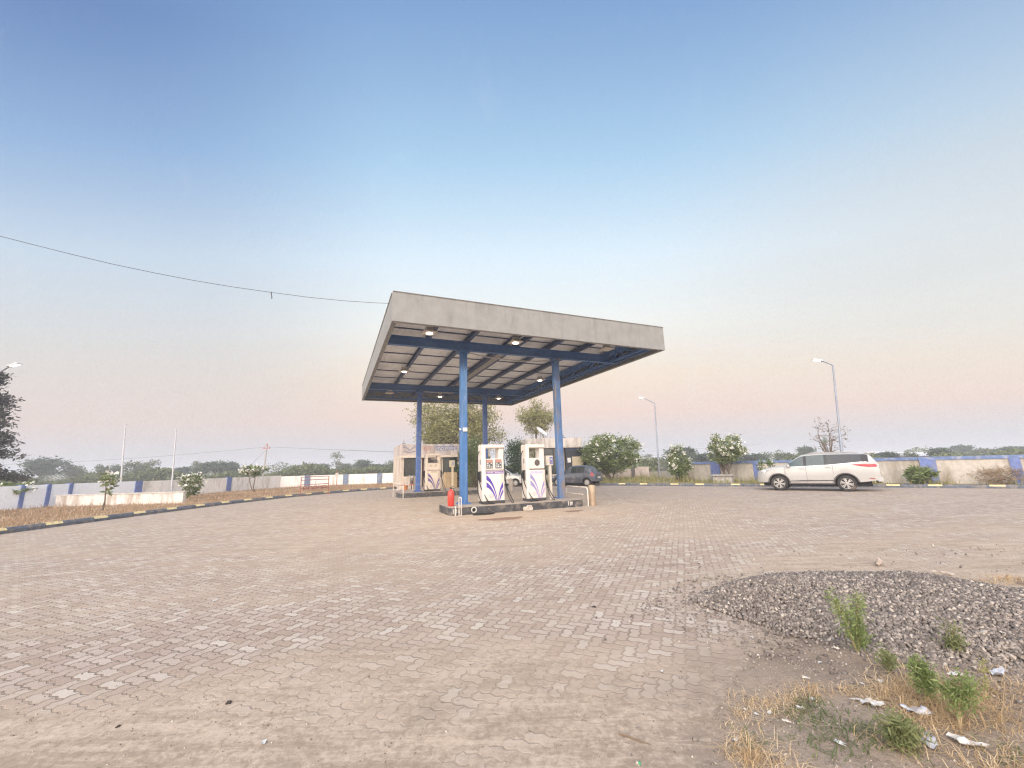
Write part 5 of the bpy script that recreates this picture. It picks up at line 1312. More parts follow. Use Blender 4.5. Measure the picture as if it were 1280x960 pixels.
leaf_pale = Mleaf('leaf_pale_olive', LF['pale'][0], LF['pale'][1], LF['pale'][2])
leaf_dark = Mleaf('leaf_dark_green', LF['dark'][0], LF['dark'][1], LF['dark'][2], trans=.25)
leaf_fr = Mleaf('leaf_frangipani', LF['fran'][0], LF['fran'][1], LF['fran'][2], trans=.25)
leaf_br = Mleaf('leaf_bright', LF['bright'][0], LF['bright'][1], LF['bright'][2], trans=.35)
leaf_pur = Mleaf('leaf_dusky', LF['dusk'][0], LF['dusk'][1], LF['dusk'][2], trans=.2)
leaf_dist = Mleaf('leaf_far_green', LF['far'][0], LF['far'][1], LF['far'][2], patch=.25, trans=.2)
leaf_dist2 = Mleaf('leaf_far_olive', LF['far2'][0], LF['far2'][1], LF['far2'][2], patch=.25, trans=.2)
petal = Mleaf('petal_white', (.72, .70, .60), (.82, .80, .74), (.85, .84, .80), trans=.3)

# trees behind the buildings
tree('shade_tree', 'tall loose olive tree behind the cream office, its limbs showing through', 'tree', (-6.3, 43.2, 0), (.75, 0, 6.3), (4.7, 3.8, 4.2), 200, 20000, .26, .45, leaf_pale, .26, 3, clump=.19, shell=.15, fork=.28, lobes=[(-.35, 0, .1, .62), (.3, .1, .25, .6), (.05, -.1, -.1, .6), (.45, 0, -.35, .45), (-.55, .1, -.35, .38)])
tree('shade_tree', 'small rounded olive tree rising behind the satellite dish', 'tree', (2.6, 46.5, 0), (0, 0, 7.0), (2.35, 2.3, 2.25), 80, 6000, .23, .45, leaf_pale, .16, 5, clump=.26, shell=.2, fork=.1, lobes=[(-.25, 0, .2, .7), (.35, 0, .15, .6), (.0, 0, -.3, .6)])
tree('conical_shrub', 'dense dark green shrub between the two front pumps', 'shrub', (.15, 35.6, 0), (0, 0, 1.75), (1.12, 1.0, 1.9), 130, 6000, .13, .5, leaf_dark, .09, 8, clump=.30, shell=.2, fork=.1)
tree('tall_shrub', 'tall leafy shrub with pale blossoms beside the rear left side of the twin screen pump', 'shrub', (-3.05, 33.2, 0), (-.0, 0, 1.75), (1.1, 1.0, 2.1), 120, 6000, .14, .45, leaf_br, .08, 9, clump=.28, shell=.15, fork=.15, flowers=(26, .07, petal), stems=3)
tree('tall_shrub', 'leafy creeper shrub crowding the right end of the cream office', 'shrub', (-4.35, 34.9, 0), (0, 0, 1.5), (.85, .9, 1.8), 80, 4200, .13, .45, leaf_dark, .07, 10, clump=.30, shell=.15, fork=.15, stems=2)
tree('tall_shrub', 'yellow green shrub seen through the gap of the badge fronted pump', 'shrub', (1.7, 36.2, 0), (0, 0, 1.5), (.95, .6, 1.6), 60, 2800, .14, .45, leaf_br, .06, 12, clump=.30, shell=.15, fork=.15, stems=2)

# frangipanis: thick forked stems, big leaves in rosettes, white heads of flowers
def frangi(label, p, c, r, tips, seed, nf, stems=3, nl=4200, leaf=.30, fs=.13, mat=None, trunk=.13, cat='flowering tree', shell=.62, fork=.2, group=None):
    return tree('frangipani', label, cat, p, c, r, tips, nl, leaf, .30, mat or leaf_fr, trunk, seed, clump=.20, shell=shell, fork=fork, tilt=.5, flowers=(nf, fs, petal), stems=stems, group=group)
frangi('broad domed flowering tree with white blossoms behind the grey hatchback', (8.3, 36.4, .1), (.15, 0, 2.35), (2.5, 2.1, 1.62), 170, 21, 44, 4, 10500, .28, .17)
frangi('stubby flowering tree with white blossoms before the grey gate', (12.3, 31.3, .1), (0, 0, 1.45), (.82, .8, 1.15), 60, 22, 44, 3, 3600, .22, .14)
frangi('tall lollipop shaped flowering tree over the masonry box', (14.75, 29.2, .1), (.05, 0, 2.25), (1.12, 1.05, 1.02), 90, 23, 60, 2, 5200, .22, .14, shell=.4, fork=-.55)
tree('frangipani_shoot', 'leafy lower shoots round the stem of the lollipop shaped tree', 'shrub', (14.85, 28.9, .1), (0, 0, .95), (.55, .5, .75), 30, 1100, .2, .3, leaf_fr, .05, 31, clump=.3, stems=2, flowers=(5, .10, petal)) if False else None
frangi('young flowering shrub in front of the white car bonnet', (15.7, 26.2, .13), (0, 0, .95), (.42, .4, .55), 16, 24, 8, 1, 500, .22, .09, mat=leaf_br, trunk=.04)
frangi('thin young flowering plant on the left verge under the first flagpole', (-18.05, 18.6, .13), (.05, 0, 1.15), (.24, .24, .46), 12, 25, 6, 1, 180, .22, .15, trunk=.035, shell=.3)
frangi('leaning young flowering shrub with white heads under the second flagpole', (-20.1, 25.9, .13), (.18, 0, .80), (.52, .45, .60), 24, 26, 12, 3, 620, .26, .17, trunk=.06)
frangi('flat topped young flowering tree before the utility pole', (-20.3, 32.7, .13), (.0, 0, 1.62), (.78, .7, .36), 40, 27, 22, 2, 1300, .24, .18, trunk=.06, fork=-.8)
frangi('flowering shrub cut by the left edge with white heads', (-25.2, 20.9, .13), (.1, 0, .75), (.85, .7, .62), 34, 28, 10, 3, 900, .26, .15, trunk=.06)
frangi('low plain leafed shrub against the thick blue pilaster', (21.15, 22.0, .13), (0, 0, .48), (.58, .5, .46), 40, 29, 2, 4, 1700, .24, .07, trunk=.05, cat='shrub', shell=.3)
# tall dark tree at the left edge, tiered boughs
t = thing('tiered_tree', 'tall dark dusky tree with drooping tiers at the left edge', 'tree', (-40.2, 30.0, 0)); g = np.random.default_rng(41)
mb = MB(); mb.tube([(0, 0, -.1), (.1, 0, 4), (0, 0, 10.6)], [.28, .2, .05], 9); P = []
for k in range(15):
    z = 1.5 + k * .56 + g.uniform(-.15, .15); Rm = 3.0 * (1 - (z - 1.2) / 9.8) ** .75 + .4
    for j in range(9):
        a = g.uniform(0, 6.28); L = Rm * g.uniform(.65, 1.1); e = np.array([math.cos(a) * L, math.sin(a) * L, z + .25 - .10 * L]); b0 = np.array([0, 0, z])
        mb.tube([b0, (b0 + e) / 2 + [0, 0, .25], e], [.06, .04, .012], 4, cap=False)
        for s_ in np.linspace(.3, 1.05, 9): P.append(b0 + (e - b0) * s_ + [0, 0, .2 * math.sin(3.1 * s_)] + g.normal(0, 1, (22, 3)) * [.28, .28, .15])
mb.build('trunk', bark_m, t, True); V, Fq = leaves_np(np.concatenate(P), .30, .38, .5, g); npmesh('crown', V, Fq, leaf_pur, t)
# sparse bare tree behind the white car
tree('sparse_tree', 'nearly bare twiggy tree beside the tall street lamp', 'tree', (21.6, 28.6, .1), (0, 0, 3.0), (1.25, 1.1, 1.25), 60, 520, .13, .4, Mleaf('leaf_dry_twig', (.22, .15, .11), (.30, .22, .16), (.3, .27, .2)), .10, 51, clump=.12, fork=-.4)

# distant trees (each its own thing; a few crown shapes are shared)
protos = []
for k, (lob, lm) in enumerate([([(-.3, 0, .1, .7), (.35, 0, .0, .65), (0, .1, .3, .6)], leaf_dist), ([(0, 0, .1, .85), (-.4, 0, -.2, .5)], leaf_dist2), ([(-.5, 0, -.1, .5), (0, 0, .2, .6), (.5, 0, -.05, .5)], leaf_dist)]):
    g0 = bpy.data.objects
    t = tree('distant_tree', 'x', 'tree', (0, -400, 0), (0, 0, .58), (.5, .5, .42), 90, 2600, .075, .6, lm, .03, 60 + k, clump=.24, shell=.3, fork=.35, lobes=lob)
    protos.append(t)
t = tree('distant_tree', 'x', 'tree', (0, -400, 0), (0, 0, .68), (.26, .26, .32), 34, 420, .06, .5, leaf_dist2, .016, 70, clump=.22, shell=.2, fork=-.3); protos.append(t)
far_list = [
 (54, 575.5, 46, 118, 0, 'broad hazy tree just right of the dark left edge tree'), (90, 583, 22, 122, 1, 'small hazy tree filling the gap right of the broad left tree'), (127, 583, 20, 126, 1, 'small hazy tree behind the thin young flowering plant'),
 (146, 583, 16, 130, 0, 'small round hazy tree left of the first flagpole'), (169, 579, 30, 122, 1, 'full hazy tree just right of the first flagpole'), (190, 577, 18, 112, 3, 'sparse reddish hazy tree between the flagpoles'),
 (205, 585, 26, 128, 2, 'low hazy tree left of the second flagpole'), (228, 585, 24, 130, 0, 'low hazy tree right of the second flagpole'), (248, 579, 24, 124, 1, 'hazy tree over the leaning flowering shrub'), (271, 577, 34, 120, 2, 'tallest spreading hazy tree between flagpoles and utility pole'),
 (289, 579, 24, 126, 0, 'hazy tree right of the tallest left crown'), (302, 584, 16, 128, 1, 'small hazy tree left of the flat topped flowering tree'), (350, 589, 24, 150, 2, 'low pale hazy tree right of the utility pole'), (365, 584, 24, 155, 0, 'pale hazy tree above the left post of the barricade'),
 (385, 580, 24, 170, 1, 'faint bluish tree above the barricade'), (403, 581, 22, 150, 0, 'round hazy tree right above the barricade'), (422, 567.5, 17, 140, 3, 'thin tall sparse tree above the marker post'), (428, 580, 24, 138, 1, 'round hazy tree at the foot of the thin tall sparse tree'),
 (454, 575, 30, 132, 2, 'large round hazy tree left of the office'), (476, 581, 24, 128, 0, 'hazy green tree second from the office corner'), (491, 577, 24, 124, 1, 'hazy green tree touching the office corner'),
 (797, 569, 16, 120, 3, 'small palm like tree right of the broad domed flowering tree'), (809, 569, 14, 122, 3, 'small palm like tree just left of the slim street lamp'), (849, 559, 42, 96, 2, 'wide flat hazy tree behind the stubby flowering tree'), (878, 568, 34, 104, 0, 'low green tree left of the lollipop shaped tree'),
 (912, 570, 30, 110, 1, 'low green tree just right of the lollipop shaped tree'), (939, 567, 48, 108, 2, 'long low green tree over the blue coping before the white car'), (981, 567, 24, 118, 1, 'round hazy tree above the white car bonnet'), (1006, 560, 24, 128, 0, 'dark hazy tree above the white car windscreen'),
 (1030, 549, 12, 112, 3, 'thin distant tree left of the bare twiggy tree'), (1094, 567, 20, 84, 1, 'bright green bush like tree right of the white car roof'), (1112, 566, 24, 82, 0, 'bright green bush like tree before the first pale sheds'), (1135, 566.5, 18, 84, 1, 'bright green bush like tree between the pale sheds'),
 (1173, 560, 34, 88, 2, 'round green tree right of the pale sheds'), (1202, 558, 28, 150, 0, 'bluish hazy tree right of the round green tree'), (1232, 562, 36, 130, 1, 'long hazy tree left of the right edge'), (1268, 558, 50, 120, 2, 'big hazy tree at the right edge above the blue coping')]
gg = np.random.default_rng(99); used = set()
for px, top, wp, y, k, lab in far_list:
    z = aty(px, top, y).z; x = aty(px, top, y).x; W_ = wp / F_PX * y * 1.12; H_ = (z + .06) * 1.13
    pr = protos[k]
    o = pr if k not in used else copy_tree(pr)
    used.add(k); o.location = (x, y, -.06); kx = {0: 1.0, 1: 1.0, 2: 1.15, 3: .62}[k]
    o.scale = (W_ / kx * 1.0, W_ / kx, H_); o.rotation_euler = (0, 0, gg.uniform(0, 6.28)); tag(o, lab, 'tree', 'hazy trees beyond the walls')
# low scrub that reads as one mass
def scrub(px0, px1, y0, y1, ztop, n, seed):
    g = np.random.default_rng(seed); px = g.uniform(px0, px1, n); y = g.uniform(y0, y1, n); x = (px - 640) / F_PX * y
    hgt = ztop * (.55 + .45 * np.sin(px * .05 + seed) * np.sin(px * .021)) * g.uniform(.7, 1.1, n)
    z = hgt * g.uniform(0, 1, n) ** .6
    return np.stack([x, y, z], 1)
P = np.concatenate([scrub(-160, 500, 84, 104, 2.9, 26000, 1), scrub(770, 1420, 72, 90, 2.1, 18000, 2), scrub(-300, 500, 140, 200, 5.0, 14000, 3), scrub(780, 1500, 130, 190, 4.2, 13000, 4), scrub(480, 800, 120, 150, 3.0, 4000, 6)])
V, Fq = leaves_np(P, .66, .65, .6, np.random.default_rng(5)); o = npmesh('distant_undergrowth', V, Fq, leaf_dist2); tag(o, 'low hazy scrub along the fields beyond the walls', 'undergrowth', kind='stuff')

# ------------------------------------------------------------------ grass
def blades(P, h, lean, width, g, seg=2):
    n = len(P); a = g.uniform(0, 2 * np.pi, n); hh = h * g.uniform(.5, 1.4, n); ln = hh * lean * g.uniform(.2, 1.6, n)
    d = np.stack([np.cos(a), np.sin(a), np.zeros(n)], 1); s = np.stack([-np.sin(a), np.cos(a), np.zeros(n)], 1) * (width * g.uniform(.6, 1.3, n) / 2)[:, None]
    z = np.array([0, 0, 1.0])
    m = P + d * (ln * .3)[:, None] + z * (hh * .6)[:, None]; t = P + d * ln[:, None] + z * (hh * np.clip(1 - .25 * lean, .35, 1))[:, None]
    V = np.stack([P - s, P + s, m + s * .8, m - s * .8, t + s * .15, t - s * .15], 1).reshape(-1, 3)
    b = np.arange(n)[:, None] * 6
    F = np.concatenate([b + [0, 1, 2, 3], b + [3, 2, 4, 5]]).reshape(-1, 4)
    return V, F
straw = Mleaf('straw', STRAW[0], STRAW[1], STRAW[2], trans=.3, rough=.7, patch=.8)
verge_dry = Mleaf('verge_dry_grass', VDRY[0], VDRY[1], VDRY[2], trans=.3, rough=.7, patch=.3)
verge_grn = Mleaf('verge_green_weeds', VGRN[0], VGRN[1], VGRN[2], trans=.35, patch=.35)
def inpoly(P, poly):
    x, y = P[:, 0], P[:, 1]; ins = np.zeros(len(P), bool); n = len(poly)
    for i in range(n):
        x1, y1 = poly[i]; x2, y2 = poly[(i + 1) % n]
        c = ((y1 > y) != (y2 > y)) & (x < (x2 - x1) * (y - y1) / (y2 - y1 + 1e-12) + x1); ins ^= c
    return ins
def scatter(poly, n, g, clump=.0, z=.13):
    xs, ys = [p[0] for p in poly], [p[1] for p in poly]; P = np.stack([g.uniform(min(xs), max(xs), n), g.uniform(min(ys), max(ys), n), np.full(n, z)], 1)
    P = P[inpoly(P, poly)]
    if clump:
        k = np.sin(P[:, 0] * 2.1 + 1.7 * np.sin(P[:, 1] * 1.3)) + np.sin(P[:, 1] * 2.7 + np.sin(P[:, 0] * 3.3)) + g.normal(0, .8, len(P)); P = P[k > clump]
    return P
polyL = offs(KL[1:], .3) + [(-9.2, 43), (-12.3, 43.2), (-17.2, 42.2), (-21.6, 39.3), (-22.6, 33), (-23.6, 26), (-24.2, 22), (-24.3, 10)]
polyR = offs(KR[1:], .3) + [(32, 14.0), (25.2, 19.3), (21.6, 22.4), (17.5, 27.7), (13.4, 33.1), (12.8, 40.5), (4, 42.8), (-1, 43)]
g = np.random.default_rng(11)
V1_, F1_ = blades(scatter(polyL, 60000, g, .0), .09, 1.0, .02, g); V2_, F2_ = blades(scatter(polyL, 22000, g, 1.1), .22, .7, .022, g)
o = npmesh('dry_grass', np.concatenate([V1_, V2_]), np.concatenate([F1_, F2_ + len(V1_)]), verge_dry); tag(o, 'dry ochre grass on the left verge between kerb and wall', 'grass', kind='stuff')
V1_, F1_ = blades(scatter(polyR, 90000, g, .1), .26, .6, .024, g); V2_, F2_ = blades(scatter(polyR, 40000, g, 1.0), .55, .5, .026, g)
o = npmesh('weedy_grass', np.concatenate([V1_, V2_]), np.concatenate([F1_, F2_ + len(V1_)]), verge_grn); tag(o, 'yellow green weeds on the right verge before the wall', 'grass', kind='stuff')
# dry brush heap against the right wall
bp_ = [at(1240, 601, .13), at(1205, 602, .13)]
for q, lab, s_ in ((Vector((24.0, 20.5, .13)), 'heap of dry brown brushwood against the wall at the right edge', 61), ):
    tree('brush_heap', lab, 'brushwood', q, (0, 0, .42), (1.7, .5, .42), 90, 2600, .16, .12, Mleaf('dry_twigs', (.22, .15, .09), (.34, .25, .16), (.42, .33, .22), trans=.1), .03, s_, clump=.25, fork=.2, stems=5)
# ------------------------------------------------------------------ foreground: soil corner, gravel heap, weeds, litter
def fbm(x, y, seed, o=4):
    g = np.random.default_rng(seed); r = np.zeros_like(x); a = 1.0; f = 1.0
    for k in range(o):
        for q in range(3):
            t = g.uniform(0, 6.28); r += a / 3 * np.sin(f * (x * math.cos(t) + y * math.sin(t)) + g.uniform(0, 6.28))
        a *= .5; f *= 2.1
    return r
def soil_h(x, y):
    """height of the unpaved corner; below zero it dips under the paving"""
    # signed distance to the border line of the unpaved corner
    d1 = (x - 1.15) * .80 + (2.9 - y) * .60 + .0
    n = fbm(x * 2.2, y * 2.2, 3) * .16 + fbm(x * 7, y * 7, 4, 3) * .05
    e = d1 + n
    return np.clip(e * .07, -.03, .035) + .008 * fbm(x * 9, y * 9, 6, 3) * (e > 0)
N = 240; gx, gy = np.meshgrid(np.linspace(.2, 8.0, N), np.linspace(-.8, 6.2, N)); Zs = soil_h(gx, gy) - np.clip((gy - (3.75 + .26 * (gx - 2)) + .35 * fbm(gx * 2.4, gy * 2.4, 41, 4)) * .05, 0, .08)
Vg = np.stack([gx.ravel(), gy.ravel(), Zs.ravel()], 1); ii = np.arange(N * N).reshape(N, N)
Fg = np.stack([ii[:-1, :-1].ravel(), ii[:-1, 1:].ravel(), ii[1:, 1:].ravel(), ii[1:, :-1].ravel()], 1)
# drop what lies fully under the paving
kp = (Vg[Fg][:, :, 2] > -.004).any(1); Fg = Fg[kp]
soil_m = mat_soil('bare_soil', SOIL, 1.6, .8)
o = npmesh('bare_soil', Vg, Fg, soil_m, None, True); struct(o)

HEAP = [(1.85, 5.35), (2.7, 5.85), (3.9, 6.15), (4.9, 5.85), (5.7, 5.05), (6.6, 4.5), (7.6, 3.6), (7.0, 2.95), (4.9, 3.15), (3.9, 3.42), (3.0, 3.62), (2.55, 4.15), (2.25, 4.8)]
def heap_d(x, y):
    """distance inside the heap's outline (negative outside)"""
    d = np.full(x.shape, 1e9); ins = np.zeros(x.shape, bool); n = len(HEAP)
    for i in range(n):
        (x1, y1), (x2, y2) = HEAP[i], HEAP[(i + 1) % n]; ex, ey = x2 - x1, y2 - y1
        t = np.clip(((x - x1) * ex + (y - y1) * ey) / (ex * ex + ey * ey), 0, 1); d = np.minimum(d, np.hypot(x - x1 - t * ex, y - y1 - t * ey))
        ins ^= ((y1 > y) != (y2 > y)) & (x < (x2 - x1) * (y - y1) / (y2 - y1 + 1e-12) + x1)
    return np.where(ins, d, -d)
def pile_h(x, y):
    d = heap_d(x, y) + .10 * fbm(x * 2.3, y * 2.3, 14, 3); q = np.clip(d, 0, None)
    h = .32 * (1 - np.exp(-(q / .50) ** 1.25)) * (.80 + .20 * np.clip((x - 2.2) / 1.6, 0, 1))
    lump = .055 * np.exp(-((x - 3.0) ** 2 / .5 + (y - 5.1) ** 2 / .25)) + .07 * np.exp(-((x - 4.6) ** 2 / .5 + (y - 4.9) ** 2 / .3)) + .06 * np.exp(-((x - 4.3) ** 2 / .8 + (y - 3.95) ** 2 / .15)) - .05 * np.exp(-((x - 3.4) ** 2 / .2 + (y - 4.4) ** 2 / .5))
    return np.where(d > 0, np.maximum(h + (lump + .028 * fbm(x * 2.4, y * 2.4, 12, 4)) * np.clip(q / .35, 0, 1), 0.0), 0.0)
N = 200; gx, gy = np.meshgrid(np.linspace(1.2, 11.5, N * 2), np.linspace(2.6, 7.2, N)); Zp = pile_h(gx, gy) - .035
Vg = np.stack([gx.ravel(), gy.ravel(), Zp.ravel()], 1); ii = np.arange(N * N * 2).reshape(N, N * 2)
Fg = np.stack([ii[:-1, :-1].ravel(), ii[:-1, 1:].ravel(), ii[1:, 1:].ravel(), ii[1:, :-1].ravel()], 1); kp = (Vg[Fg][:, :, 2] > -.033).any(1); Fg = Fg[kp]
# stones: rough eight-cornered chips, dense on the heap, thinning out round its foot
g = np.random.default_rng(17)
def chips(P, size, g):
    n = len(P); base = np.array([(-1, -1, -1), (1, -1, -1), (1, 1, -1), (-1, 1, -1), (-1, -1, 1), (1, -1, 1), (1, 1, 1), (-1, 1, 1)], float) * .5
    V = base[None] * g.uniform(.45, 1.1, (n, 8, 3)); V *= (size[:, None] * np.stack([g.uniform(.8, 1.5, n), g.uniform(.7, 1.1, n), g.uniform(.45, .9, n)], 1))[:, None, :]
    q = g.normal(0, 1, (n, 4)); q /= np.linalg.norm(q, axis=1, keepdims=True); w_, x, y, z = q.T
    Rm = np.stack([1 - 2 * (y * y + z * z), 2 * (x * y - z * w_), 2 * (x * z + y * w_), 2 * (x * y + z * w_), 1 - 2 * (x * x + z * z), 2 * (y * z - x * w_), 2 * (x * z - y * w_), 2 * (y * z + x * w_), 1 - 2 * (x * x + y * y)], 1).reshape(n, 3, 3)
    V = np.einsum('nij,nkj->nki', Rm, V) + P[:, None, :]
    f = np.array([(3, 2, 1, 0), (4, 5, 6, 7), (0, 1, 5, 4), (1, 2, 6, 5), (2, 3, 7, 6), (3, 0, 4, 7)])
    return V.reshape(-1, 3), (np.arange(n)[:, None, None] * 8 + f[None]).reshape(-1, 4)
n = 185000; x = g.uniform(1.2, 8.5, n); y = g.uniform(2.6, 7.2, n); h = pile_h(x, y)
prob = np.where(h > .02, np.clip(1.25 - .10 * np.hypot(x - 3, y - 4.5), .35, 1), 0); k = g.uniform(0, 1, n) < prob; x, y, h = x[k], y[k], h[k]
sz = .013 + .027 * g.uniform(0, 1, len(x)) ** 1.4; P = np.stack([x, y, h - .012 + g.uniform(0, .014, len(x))], 1); Va, Fa = chips(P, sz, g)
# scattered chips round the foot
n = 70000; x = g.uniform(.6, 9, n); y = g.uniform(2.2, 8.0, n); h = pile_h(x, y); hh = np.maximum.reduce([pile_h(x + dx, y + dy) for dx, dy in ((.2, 0), (-.2, 0), (0, .2), (0, -.2), (.42, .2), (-.42, .2), (-.4, -.3), (.4, -.35), (.75, .1), (.6, .4))])
k = (h < .02) & ((hh > .02) & (g.uniform(0, 1, n) < np.where(np.maximum.reduce([pile_h(x + dx, y + dy) for dx, dy in ((.18, 0), (-.18, 0), (0, .18), (0, -.18))]) > .02, .85, .30)) | (g.uniform(0, 1, n) < .010)); x, y = x[k], y[k]; P = np.stack([x, y, np.maximum(0, soil_h(x, y)) + .003], 1); Vb, Fb = chips(P, .007 + .026 * g.uniform(0, 1, len(x)) ** 2.2, g)
stone_m = Mrand('crushed_stone', [(0, GRV[0]), (.45, GRV[1]), (.8, GRV[2]), (.95, GRV[3]), (1, GRV[4])])
V = np.concatenate([Va, Vb, Vg]); Fq = np.concatenate([Fa, Fb + len(Va), Fg + len(Va) + len(Vb)])
o = npmesh('gravel', V, Fq, stone_m); tag(o, 'low spread heap of dark grey crushed stone on the right', 'gravel', kind='stuff')
# loose grit over the soil corner
n = 15000; x = g.uniform(.2, 6, n); y = g.uniform(1.6, 4.6, n); zz = soil_h(x, y); k = (zz > .0) & (pile_h(x, y) < .02); x, y, zz = x[k], y[k], zz[k]
V, Fq = chips(np.stack([x, y, zz + .002], 1), g.uniform(.003, .011, len(x)) * g.uniform(.5, 1.6, len(x)), g); o = npmesh('loose_grit', V, Fq, Mrand('grit', [(0, (.14, .12, .10)), (.5, (.24, .20, .17)), (.95, (.40, .35, .29)), (1, (.6, .56, .5))])); tag(o, 'loose grit and pebbles strewn over the bare soil', 'grit', kind='stuff')
# thin grit on the dusty paving near the camera
n = 5200; x = g.uniform(-6, 3.2, n); y = g.uniform(2.2, 8.5, n) ** 1.0; k = soil_h(x, y) < 0; x, y = x[k], y[k]
V, Fq = chips(np.stack([x, y, np.full(len(x), .002)], 1), g.uniform(.003, .011, len(x)), g); o = npmesh('loose_grit', V, Fq, _mats['grit']); tag(o, 'sparse grit on the dusty paving in front', 'grit', kind='stuff')

def ground_z(x, y): return float(max(0.0, soil_h(np.array([x]), np.array([y]))[0], pile_h(np.array([x]), np.array([y]))[0]))
# straw: matted tufts on the soil corner
tc = []
dens = lambda x, y: fbm(x * 2.6, y * 2.6, 21, 3)
n = 6500; x = g.uniform(.7, 5.5, n); y = g.uniform(1.7, 4.0, n); k = (soil_h(x, y) > .012) & (dens(x, y) > g.uniform(-.55, .25, n)) & (heap_d(x, y) < -.22) & (y < 3.30 + .15 * fbm(x * 4, y * 4, 31, 2)); x, y = x[k], y[k]
P = []
for a, b in zip(x, y):
    m = g.integers(8, 22); q = np.stack([a + g.normal(0, .045, m), b + g.normal(0, .045, m), np.zeros(m)], 1); q[:, 2] = np.maximum(0, soil_h(q[:, 0], q[:, 1])) - .004; P.append(q)
P = np.concatenate(P); V1_, F1_ = blades(P[::2], .034, 3.0, .0046, g); V2_, F2_ = blades(P[1::4], .07, 1.8, .0035, g)
# bent stalks under the weeds and at the heap's foot
Q = []
for (a, b, m) in ((2.74, 2.93, 70), (2.2, 2.7, 110), (3.2, 3.2, 60), (2.5, 2.55, 120), (3.0, 2.75, 110), (2.85, 3.5, 26), (3.5, 3.45, 26), (3.3, 2.6, 90), (5.75, 5.5, 200), (6.3, 5.7, 200)):
    Q.append(np.stack([a + g.normal(0, .13, m), b + g.normal(0, .09, m), np.full(m, ground_z(a, b))], 1))
Q = np.concatenate(Q); V3_, F3_ = blades(Q, .075, 1.6, .0045, g)
V = np.concatenate([V1_, V2_, V3_]); Fq = np.concatenate([F1_, F2_ + len(V1_), F3_ + len(V1_) + len(V2_)])
o = npmesh('dry_grass', V, Fq, straw); tag(o, 'matted dry straw coloured grass on the bare soil in the lower right', 'grass', kind='stuff')
P = []
for (a, b, m, s_) in ((1.82, 2.98, 90, .08), (2.02, 2.80, 170, .11), (1.72, 2.72, 70, .09), (1.35, 2.78, 24, .05), (1.92, 3.12, 40, .05), (2.7, 2.5, 60, .1)):
    q = np.stack([a + g.normal(0, s_, m), b + g.normal(0, s_, m), np.zeros(m)], 1); q[:, 2] = np.maximum(0, soil_h(q[:, 0], q[:, 1])); P.append(q)
V, Fq = blades(np.concatenate(P), .042, 1.9, .0055, g); o = npmesh('green_grass', V, Fq, Mleaf('short_green_grass', (.10, .14, .05), (.17, .21, .08), (.27, .29, .13))); tag(o, 'small patches of short green grass in the dry straw', 'grass', kind='stuff')

# feathery weeds, each its own plant
weed_l = Mleaf('weed_leaf', WEED[0], WEED[1], WEED[2], trans=.4, patch=6)
weed_d = Mleaf('weed_leaf_dull', (.14, .17, .07), (.24, .27, .12), (.36, .37, .19), trans=.35, patch=6)
stem_g = M('weed_stem', (.25, .22, .11), .8, var=.2); stem_d = M('dry_weed_stem', (.42, .33, .20), .85, var=.2)
def weed(label, px, py, tops, leaf, n, rad, mat, seed, z0=None, bare=.35, stem=None):
    """tops: photo points of the leafy heads; all grow from one root"""
    p = at(px, py, .02); z = ground_z(p.x, p.y); p.z = z; g = np.random.default_rng(seed)
    t = thing('weed', label, 'weed', p, 0, 'green weeds by the gravel heap'); mb = MB(); P = []; U = []
    for (tx, ty) in tops:
        e = aty(tx, ty, p.y + g.uniform(-.05, .05)) - p; m = Vector((e.x * .35 + g.uniform(-.02, .02), e.y * .5, e.z * .5))
        path = [Vector((0, 0, -.02)), m * .5 + Vector((g.uniform(-.01, .01), 0, 0)), m, m.lerp(e, .5) + Vector((g.uniform(-.01, .01), 0, .005)), e]; mb.tube(path, [.006, .005, .004, .003, .0015], 5)
        L = e.length; ks = max(8, int(n))
        for k in range(ks):
            s_ = g.uniform(bare, 1.0) * 4; i = min(3, int(s_)); c = path[i].lerp(path[i + 1], s_ - i); w_ = rad * (1.15 - .6 * abs(s_ / 4 - .75))
            P.append(np.array(c) + g.normal(0, .62, 3) * np.array([w_, w_, w_ * .85]))
        for k in range(14):
            s_ = g.uniform(bare, .95) * 4; i = min(3, int(s_)); c = path[i].lerp(path[i + 1], s_ - i); d = Vector((g.normal(), g.normal(), 1.0)).normalized() * rad * 1.1; mb.tube([c, c + d * .6, c + d], [.0022, .0016, .001], 4)
    mb.build('stem', stem or stem_g, t, True); P = np.array(P); V, Fq = leaves_np(P, leaf, .24, .7, g, up=np.array([0, 0, .5])); npmesh('leaves', V, Fq, mat, t); return t
weed('tall three headed feathery green weed standing before the gravel heap', 1073, 819, [(1036, 742), (1046, 756), (1071, 742), (1074, 756), (1072, 782), (1078, 796)], .036, 260, .046, weed_l, 1)
weed('dense upright green weed at the centre of the weeds, second from the right edge cluster', 1161, 884, [(1147, 824), (1152, 832), (1158, 846)], .032, 420, .040, weed_l, 2, stem=stem_d, bare=.42)
weed('bushy green weed on bare dry stalks, rightmost full clump', 1200, 912, [(1205, 846), (1217, 856), (1202, 860), (1177, 852)], .034, 260, .042, weed_l, 3, stem=stem_d, bare=.52)
weed('low broad green weed nearest the bottom edge', 1128, 945, [(1110, 903), (1124, 900), (1142, 912), (1132, 920)], .036, 300, .046, weed_d, 4, stem=stem_d)
weed('thin pale weed between the tall weed and the dense upright one', 1112, 846, [(1104, 815), (1112, 824)], .04, 150, .04, weed_d, 5)
weed('faint olive weed growing through the heap at the right', 1194, 824, [(1193, 785), (1198, 800), (1188, 806)], .04, 120, .045, weed_d, 6)
